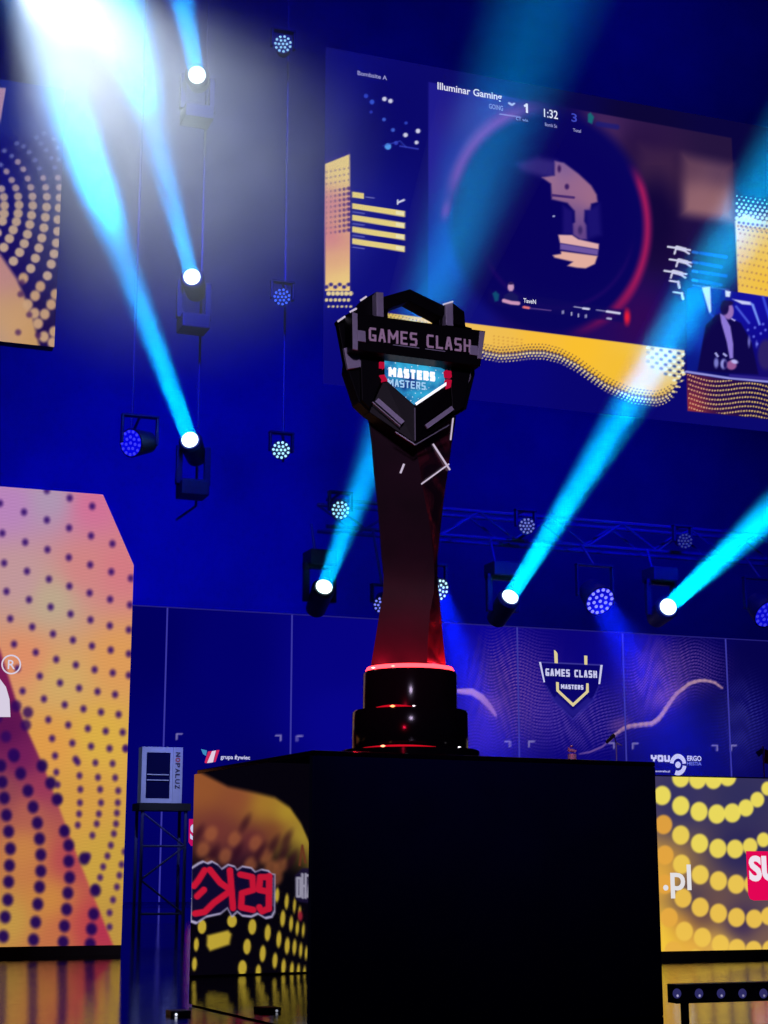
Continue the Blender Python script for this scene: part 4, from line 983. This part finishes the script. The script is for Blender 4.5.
# small black box with a tiny lamp beside the pedestal
bx0 = atz(171, 1024, 0); 
yb_ = 4.22; xb_0 = at(171, 1015, yb_)[0]; xb_1 = at(191, 1015, yb_)[0]; zb_ = at(180, 1012, yb_)[2]
sb = thing('stage_box', 'small black floor box with a tiny white lamp beside the left foot of the pedestal', 'stage box', ((xb_0 + xb_1) / 2, yb_ + .03, 0))
MB().box((xb_0, yb_, 0), (xb_1, yb_ + .06, max(zb_, .012))).build('body', M['black'], sb, bevel=.002)
pz = at(176, 1019, yb_)
MB().frustum((pz[0], yb_ - .002, max(pz[2], .004)), (pz[0], yb_ + .001, max(pz[2], .004)), .0035, .0035, 10).build('lamp', emit('tiny_white_lamp', (230, 235, 255), 1.2), sb)

# light batten in front of the desk
yq = atz(720, 1017, 0)[1]
zq0, zq1 = at(720, 1002.5, yq)[2], at(720, 983.5, yq)[2]
xq0 = at(640, 995, yq)[0]; xq1 = at(800, 995, yq)[0]
xq0 = PR[0] - .002
ba = thing('light_batten', 'long black floor light bar with a row of round lenses before the desk', 'light bar', ((xq0 + xq1) / 2, yq, 0))
MB().box((xq0, yq, zq0), (xq1, yq + .045, zq1)).build('housing', M['housing'], ba, bevel=.002)
for x in (at(690, 1000, yq)[0], xq1 - .03): MB().box((x - .008, yq + .02, 0), (x + .008, yq + .034, zq0 - .0003)).build('foot', M['housing'], ba)
M['lens_dim'] = emit('dim_bulb_lens', (44, 42, 96))
for i, x in enumerate((677, 699, 721, 742.5, 763.5, 785)):
    p = at(x, 993.5, yq)
    lz = MB().frustum((p[0], yq - .004, p[2]), (p[0], yq + .0005, p[2]), .0095, .0125, 20).build('lens', M['lens_dim'], ba, bevel=.001, smooth=True)
    MB().frustum((p[0] - .001, yq - .0065, p[2] - .005), (p[0] - .001, yq - .0042, p[2] - .005), .0022, .0032, 10).build('filament', emit('warm_filament', (170, 165, 205), 1.0 - .13 * i), lz)

# things standing on the desk behind the pedestal
def desk_pt(x, y, dy=.2): return at(x, y, YD + dy)
p = desk_pt(572, 750)
fg = thing('figurine', 'small pale figurine on the desk behind the pedestal edge', 'figurine', (p[0], YD + .2, DT))
px_ = lambda n: n / F * 6.6
mpale = principled('figurine_pale', (190, 190, 225), .4)
MB().frustum((p[0], YD + .2, DT), (p[0], YD + .2, desk_pt(572, 754)[2]), px_(5), px_(4.5), 14).build('base', mpale, fg)
MB().obox(desk_pt(572, 750.5), (px_(4.2), 0, px_(-.8)), (0, .008, 0), (px_(.4), 0, px_(1.3))).build('body', mpale, fg, bevel=.001)
MB().frustum(desk_pt(569.5, 752), desk_pt(568.5, 747.5), px_(1), px_(.7), 8).build('arm', mpale, fg)
MB().lathe(desk_pt(571.5, 746.3), [(px_(.8), -px_(1)), (px_(2), 0), (px_(1), px_(1.2))], 12).build('head', mpale, fg)
A_ = desk_pt(616.5, 756); B_ = desk_pt(616, 743); D_ = desk_pt(609, 739.5)
mic = thing('desk_microphone', 'thin microphone on a jointed arm standing on the desk behind the pedestal', 'microphone', (A_[0], YD + .2, DT))
MB().frustum((A_[0], YD + .2, DT), (A_[0], YD + .2, DT + .012), .03, .026, 16).build('base', M['housing'], mic)
MB().frustum((A_[0], YD + .2, DT + .012), (A_[0], YD + .2, B_[2]), .0025, .0025, 8).build('stem', mpale, mic)
MB().frustum((A_[0], YD + .2, B_[2]), desk_pt(622, 745.5), .004, .0025, 8).build('arm', mpale, mic)
MB().frustum(desk_pt(614, 735), desk_pt(606.5, 742.5), .009, .007, 10).build('capsule', M['housing'], mic)
MB().frustum((A_[0], YD + .2, B_[2]), desk_pt(614, 735), .0022, .0022, 8).build('boom', M['housing'], mic)
# bouquet-like cluster at the right edge
p = desk_pt(764, 772)
bq = thing('desk_flag', 'small red and blue pennant stand on the desk at the right edge', 'pennant', (p[0], YD + .2, DT))
MB().frustum((p[0], YD + .2, DT), (p[0], YD + .2, DT + .01), .03, .02, 14).build('base', principled('pennant_base_blue', (120, 120, 200), .35), bq)
MB().frustum((p[0], YD + .2, DT + .01), (p[0], YD + .2, desk_pt(764, 746)[2]), .003, .003, 8).build('pole', mpale, bq)
V0 = [desk_pt(765, 749), desk_pt(772, 752), desk_pt(772, 765), desk_pt(764.5, 763)]
MB().prism(V0, [v + np.array([0, .004, 0]) for v in V0]).build('cloth', principled('pennant_red', (170, 30, 80), .7), bq)
V0 = [desk_pt(764, 747), desk_pt(756, 752), desk_pt(759, 757), desk_pt(764, 752)]
MB().prism(V0, [v + np.array([0, .004, 0]) for v in V0]).build('cloth', principled('pennant_blue', (70, 70, 220), .7), bq)

# ================================================================== RIG: TRUSSES
def truss(name, label, p0, p1, hz, wy, rt, nb, vertical=False):
    """box truss between two points; hz/wy section size"""
    p0, p1 = np.array(p0), np.array(p1); t = thing(name, label, 'truss', (p0 + p1) / 2)
    if vertical: o = [np.array([i * wy, j * wy, 0]) / 2 for i in (-1, 1) for j in (-1, 1)]
    else: o = [np.array([0, j * wy, i * hz]) / 2 for i in (-1, 1) for j in (-1, 1)]
    for k in o: MB().frustum(p0 + k, p1 + k, rt, rt, 10).build('chord', M['steel'], t)
    for side in ((0, 2), (1, 3)):
        for i in range(nb):
            a_, b_ = p0 + (p1 - p0) * i / nb, p0 + (p1 - p0) * (i + 1) / nb
            s0, s1 = (o[side[0]], o[side[1]]) if i % 2 else (o[side[1]], o[side[0]])
            MB().frustum(a_ + s0, b_ + s1, rt * .6, rt * .6, 8).build('brace', M['steel'], t)
    return t
YR = 16.15
c0, c1 = at(322, 514, YR), at(880, 552, YR); zc = (at(560, 520, YR)[2] + at(560, 548, YR)[2]) / 2
truss('hanging_truss', 'long dark lighting truss above the backdrop carrying the beam and par lights', (c0[0], YR, zc), (c1[0] + .8, YR, zc), .29, .29, .022, 18)
RODS = {}
for x, y, lab in ((196, 506, 'thin dark hanging rod holding the three upper left beam lights'), (283, 462, 'thin dark hanging rod holding the three single par lights'), (131, 455, 'thin dark hanging rod of the blue oval par light over the large left screen')):
    p = at(x, y, 16.0); RODS[x] = p[0]
    tag(MB().frustum((p[0], 16.0, p[2]), (p[0], 16.0, 20), .013, .013, 8).build('hanging_rod', M['steel'], None, (p[0], 16.0, p[2])), lab, 'rod', 'rods hanging from the ceiling')

# ================================================================== RIG: LAMPS
def clamp(parent, p, px):
    """short arm from the lamp's bracket back to the truss or rod that carries it"""
    if px > 320: e = np.array([p[0], 15.984, min(max(p[2], zc - .14), zc + .14)])
    else:
        k = min(RODS, key=lambda r_: abs(r_ - px)); e = np.array([RODS[k], 15.988, p[2]])
    MB().frustum(p, e, .014, .014, 8).build('clamp', M['steel'], parent)
def yoke(parent, c, rgt, up, w, h, th, mat):
    """U bracket: cross bar and two arms round a head centred at c"""
    top = c + up * h
    mb = MB(); mb.obox(top, rgt * (w + th), np.array([0, .04, 0]), up * th)
    for s in (-1, 1): mb.obox(c + rgt * w * s + up * h / 2, rgt * th, np.array([0, .03, 0]), up * (h / 2 + th))
    return mb.build('yoke', mat, parent, bevel=.006)

M['beam_lens'] = emit('beam_lens_white', (225, 255, 255), 3.0)
UP = np.array([0, 0, 1.]); RT = np.array([1., 0, 0])
def shaft(L, d, R, D, Tt, r_end, power, col, dens, angk):
    r0 = R * 1.0
    r1 = r_end / F * np.linalg.norm(Tt - EYE)
    ld = bpy.data.lights.new('beam_lamp', 'AREA'); lo_ = bpy.data.objects.new('beam_lamp', ld); COL.objects.link(lo_)
    ld.shape = 'DISK'; ld.size = 2 * r0 * .97; ld.energy = power / 2000.; ld.color = col
    ld.spread = 2 * math.atan((r1 - r0) / D) * angk
    lo_.location = L + d * .016; lo_.rotation_euler = Vector(-d).to_track_quat('Z', 'Y').to_euler()
    m, nt, o = mat_new('beam_haze'); v = nt.nodes.new('ShaderNodeVolumeScatter'); v.inputs['Color'].default_value = (1, 1, 1, 1)
    v.inputs['Density'].default_value = dens; v.inputs['Anisotropy'].default_value = .2; nt.links.new(v.outputs[0], o.inputs['Volume'])
    ob = MB().frustum(L + d * .02, L + d * D * 1.7, r0 * 1.02, r0 + (r1 - r0) * 1.7 * angk * 1.03, 32).build('light_shaft', m, None, L)
    return ob
def moving_head(px, aim_px, aimY, r_end, label, Y=15.5, base=1, power=16000., dens=.05, name='moving_spotlight', group='beam lights', blabel=None, rl=8.2, col=(.0, .38, 1.), angk=1.3):
    L = at(*px, Y); Tt = at(*aim_px, aimY); d = Tt - L; D = np.linalg.norm(d); d = d / D
    body_c = L - d * .22
    t = thing(name, label, 'stage light', body_c)
    R = rl / F * np.linalg.norm(L - EYE)
    MB().frustum(L - d * .40, L - d * .03, R * 1.25, R * 1.45, 28).frustum(L - d * .03, L + d * .0, R * 1.45, R * 1.2, 28).build('barrel', M['housing'], t, smooth=True)
    MB().frustum(L + d * .002, L + d * .012, R, R, 28).build('lens', M['beam_lens'], t)['label'] = 'glowing white round lens'
    yk = yoke(t, body_c, RT, UP * base, R * 1.75, .34, .03, M['housing'])
    MB().obox(body_c + UP * base * .42, (R * 1.7, 0, 0), (0, .14, 0), (0, 0, .075)).build('base_box', M['housing'], t, bevel=.012)
    clamp(t, body_c + UP * base * .42 + np.array([0, .12, 0]), px[0])
    # the lit haze of the beam and the light that lights it
    ob = shaft(L, d, R, D, Tt, r_end, power, col, dens, angk)
    tag(ob, blabel, 'light beam', 'cyan light beams in the haze')
    return t

GR = 'beam lights of the rig'
moving_head((190, 440), (18, -30), 9.5, 36, 'glowing beam light right of the blue oval par light, lowest of the upper left three', power=38000, base=-1, group=GR, blabel='wide cyan beam rising to the bright haze in the upper left corner')
moving_head((192, 277), (112, -25), 10.5, 34, 'glowing beam light in the middle of the upper left three', power=30000, base=-1, group=GR, blabel='narrower cyan beam rising beside the bright smoke at upper left')
moving_head((197, 75), (178, -20), 12.0, 17, 'glowing beam light nearest the top edge', power=20000, base=-1, group=GR, blabel='short cyan beam leaving the top edge above the topmost light')
moving_head((324, 587), (552, -20), 9.0, 62, 'glowing beam light just left of the trophy', power=40000, base=1, group=GR, blabel='broad cyan beam passing behind the trophy across the video wall')
moving_head((510, 597), (800, 128), 10.0, 38, 'glowing beam light just right of the trophy', power=85000, col=(0, .44, 1), base=1, group=GR, blabel='cyan beam crossing the lower right of the video wall')
moving_head((668, 607), (800, 486), 12.0, 22, 'glowing beam light above the right end of the backdrop', power=78000, col=(0, .44, 1), base=1, group=GR, blabel='short cyan beam leaving the right edge below the video wall')

def par_can(px, rpx, label, ledcol, k, Y=15.6, tilt=(0, -1, 0), n_ring=(1, 6, 11), aspect_dir=None, haze=False, bg=None):
    L = at(*px, Y); R = rpx / F * np.linalg.norm(L - EYE)
    d = np.array(tilt, float); d /= np.linalg.norm(d)
    t = thing('par_spotlight', label, 'stage light', L - d * .12, 'LED par lights of the rig')
    MB().frustum(L - d * .26, L - d * .0, R * .8, R * 1.12, 24).build('barrel', M['housing'], t, smooth=True)
    yoke(t, L - d * .12, RT, UP, R * 1.35, R * 2.1, .012, M['housing'])
    clamp(t, L - d * .12 + UP * R * 2.1, px[0])
    if bg: MB().frustum(L + d * .0005, L + d * .002, R * 1.02, R * 1.02, 24).build('front_glass', bg, t)
    m = emit('par_led', ledcol, k); u = Vector(d).orthogonal().normalized(); w_ = Vector(d).cross(u)
    for ri, cnt in enumerate(n_ring):
        rr = R * (.0, .46, .88)[ri]
        for i in range(cnt):
            a_ = 2 * math.pi * (i + .3 * ri) / max(cnt, 1); c_ = Vector(L) + (u * math.cos(a_) + w_ * math.sin(a_)) * rr
            MB().frustum(c_ + Vector(d) * .003, c_ + Vector(d) * .01, R * (.165 if sum(n_ring) < 20 else .125), R * .12, 8).build('led_lens', m, t)
    return t, L, d
cool = (165, 225, 255)
toc = np.array([-.30, -.93, -.2])
par_can((283, 44), 8.2, 'white LED par light alone near the top edge', cool, 1.0, tilt=toc)
par_can((282, 297), 8.2, 'blue LED par light left of the dotted video wall strip', (70, 110, 255), 1.0, tilt=toc)
par_can((281, 450), 8.6, 'bright white LED par light level with the trophy neck', cool, 1.3, tilt=toc)
par_can((340.5, 510), 8.6, 'white LED par light beside the beam left of the trophy', cool, 1.1, tilt=toc)
par_can((527, 526), 7.6, 'dim white LED par light on the truss right of the trophy', (120, 130, 205), .8, tilt=toc)
par_can((685, 541), 7.0, 'faintest LED par light on the truss near the right edge', (66, 74, 160), .6, tilt=toc)
bgm = emit('blue_par_glass', (10, 10, 225), .8)
par_can((600, 601), 14.5, 'blue oval LED par light tilted down over the backdrop', (135, 135, 255), 1.2, tilt=(.05, -.72, -.55), n_ring=(1, 7, 14), bg=bgm)
par_can((439.5, 590), 11, 'bright LED par light half hidden by the trophy column', (190, 240, 255), 1.3, tilt=(.35, -.85, -.35), n_ring=(1, 7, 13))
par_can((382, 605), 8, 'blue LED par light peeping out left of the trophy column', (120, 130, 255), 1.0, tilt=(-.3, -.8, -.4))
par_can((131, 443), 13, 'blue oval LED par light above the large left screen', (60, 60, 255), .9, Y=15.2, tilt=(-.85, -.6, -.25), n_ring=(1, 7, 13), bg=emit('blue_par_glass_dim', (4, 4, 235), .9))
par_can((768, 614), 14, 'blue LED par light cut by the right edge', (60, 60, 240), .9, tilt=(.1, -.72, -.6), n_ring=(1, 7, 13), bg=bgm)

# hanging hoist and a small leaning bar at the left
A_, B_ = at(176, 520, 16.0), at(196, 506, 16.0)
for px, rr, aim, aY, re_, pw_, lab in (((600, 601), 13, (655, 700), 14.2, 46, 30000, 'short blue glow under the blue oval par light over the backdrop'),
                                      ((439.5, 590), 10, (470, 690), 14.2, 34, 26000, 'short blue glow falling right of the trophy column')):
    L = at(*px, 15.6); Tt = at(*aim, aY); d = Tt - L; D = np.linalg.norm(d); d = d / D
    tag(shaft(L + d * .05, d, rr / F * np.linalg.norm(L - EYE), D, Tt, re_, pw_, (0, .01, 1), .05, 1.2), lab, 'light beam', 'blue light beams of the par lights')
hb = MB().frustum(A_, B_, .012, .012, 8).build('hanging_bar', M['steel'], None, (A_ + B_) / 2)
tag(hb, 'thin slanting bar in the blue dark above the left backdrop', 'bar')

# bright white lamp above the upper left corner, and the smoke it lights
def spot(name, loc, to, col, watts, ang, blend=.5, rad_=.1):
    ld = bpy.data.lights.new(name, 'SPOT'); o = bpy.data.objects.new(name, ld); COL.objects.link(o)
    ld.energy = watts; ld.color = col; ld.spot_size = math.radians(ang); ld.spot_blend = blend; ld.shadow_soft_size = rad_
    o.location = loc; d = Vector(np.array(to) - np.array(loc)); o.rotation_euler = (-d).to_track_quat('Z', 'Y').to_euler()
    return o
def smoke_mat():
    m, nt, o = mat_new('drifting_smoke'); v = nt.nodes.new('ShaderNodeVolumeScatter'); L = nt.links.new
    v.inputs['Color'].default_value = (1, 1, 1, 1); v.inputs['Anisotropy'].default_value = .3
    tc = nt.nodes.new('ShaderNodeTexCoord'); n = nt.nodes.new('ShaderNodeTexNoise'); n.inputs['Scale'].default_value = 1.1; n.inputs['Detail'].default_value = 4; n.inputs['Distortion'].default_value = .6
    r = nt.nodes.new('ShaderNodeMapRange'); r.inputs[1].default_value = .05; r.inputs[2].default_value = .8; r.inputs[3].default_value = .0; r.inputs[4].default_value = 1.
    g = nt.nodes.new('ShaderNodeVectorMath'); g.operation = 'LENGTH'
    mp = nt.nodes.new('ShaderNodeMapping'); mp.inputs['Location'].default_value = (-1, -1, -1); mp.inputs['Scale'].default_value = (2, 2, 2)
    f = nt.nodes.new('ShaderNodeMapRange'); f.interpolation_type = 'SMOOTHSTEP'; f.inputs[1].default_value = .4; f.inputs[2].default_value = 1.0; f.inputs[3].default_value = 1.; f.inputs[4].default_value = 0.
    mu = nt.nodes.new('ShaderNodeMath'); mu.operation = 'MULTIPLY'; m2 = nt.nodes.new('ShaderNodeMath'); m2.operation = 'MULTIPLY'; m2.inputs[1].default_value = .5
    L(tc.outputs['Object'], n.inputs['Vector']); L(n.outputs[0], r.inputs[0]); L(tc.outputs['Generated'], mp.inputs[0]); L(mp.outputs[0], g.inputs[0]); L(g.outputs['Value'], f.inputs[0])
    L(r.outputs[0], mu.inputs[0]); L(f.outputs[0], mu.inputs[1]); L(mu.outputs[0], m2.inputs[0]); L(m2.outputs[0], v.inputs['Density']); L(v.outputs[0], o.inputs['Volume'])
    return m
YS = 11.3
sc = at(152, 112, YS)
bm_ = bmesh.new(); bmesh.ops.create_icosphere(bm_, subdivisions=4, radius=1)
mb = MB(); mb.bm.free(); mb.bm = bm_
u1 = at(330, 330, YS) - at(-60, -80, YS)
mat4 = Matrix.Translation(sc) @ Matrix.Rotation(math.radians(0), 4, 'Y') @ Matrix.Diagonal((2.1, 1.1, 2.3, 1))
bmesh.ops.transform(bm_, matrix=mat4, verts=bm_.verts)
sm = mb.build('haze_cloud', smoke_mat(), None, sc)
tag(sm, 'drifting grey white smoke lit by the bright lamp in the upper left corner', 'haze', kind='stuff')
key = at(10, -58, YS)
spot('follow_lamp', key, at(300, 330, YS), (.74, .87, 1.), 1350, 75, 1., .12)

# ================================================================== LIGHT OF THE HALL AND ADDED FILL LAMPS
BL = (.0, .0, 1.)
for (x, y, w, ang) in ((40, 430, 2600, 100), (230, 330, 1800, 100), (420, 480, 1900, 100), (620, 500, 1300, 100), (200, 60, 1500, 100), (330, 120, 900, 100), (560, 350, 900, 100), (760, 560, 700, 90), (700, 50, 350, 100), (0, 60, 1100, 100), (520, 30, 1100, 100), (680, 20, 900, 100)):
    p = at(x, y, 24); spot('blue_wash', (p[0], 19.2, p[2]), (p[0], 24, p[2]), BL, w * .17, ang, 1., .4)
for x, y, w in ((150, 330, 5000), (280, 150, 3000), (560, 560, 4000), (740, 560, 2500), (165, 880, 5000)):
    p = at(x, y, 16); spot('blue_rig_wash', (p[0] - 1.2, 10.5, p[2] + 3.0), p, BL, w, 45, 1., .3)  # added blue lamps brighten the dark rig and the stand
p = at(162, 775, 12); spot('cool_stage_wash', (p[0] - .6, 8, 4.5), p, (.36, .42, 1.), 1300, 9, .9, .2)  # added lamp brightens the cooler
spot('red_wash', (-.6, .6, 1.0), tp(396, 655, -.05), (1, .01, .06), 560, 7.5, 1., .05)  # added red lamp reddens the lower column
# soft fill lamp added behind the camera to brighten the trophy
spot('front_wash', (-1.5, -5, 4.5), TC + np.array([0, 0, .6]), (.78, .6, .95), 1500, 12, .8, .5)
w = bpy.data.worlds.new('hall_dark'); S.world = w; w.use_nodes = True
w.node_tree.nodes['Background'].inputs[0].default_value = (.01, .012, .06, 1); w.node_tree.nodes['Background'].inputs[1].default_value = .3
S.cycles.use_denoising = True
S.cycles.max_bounces = 6; S.cycles.volume_bounces = 0
S.cycles.sample_clamp_indirect = 4
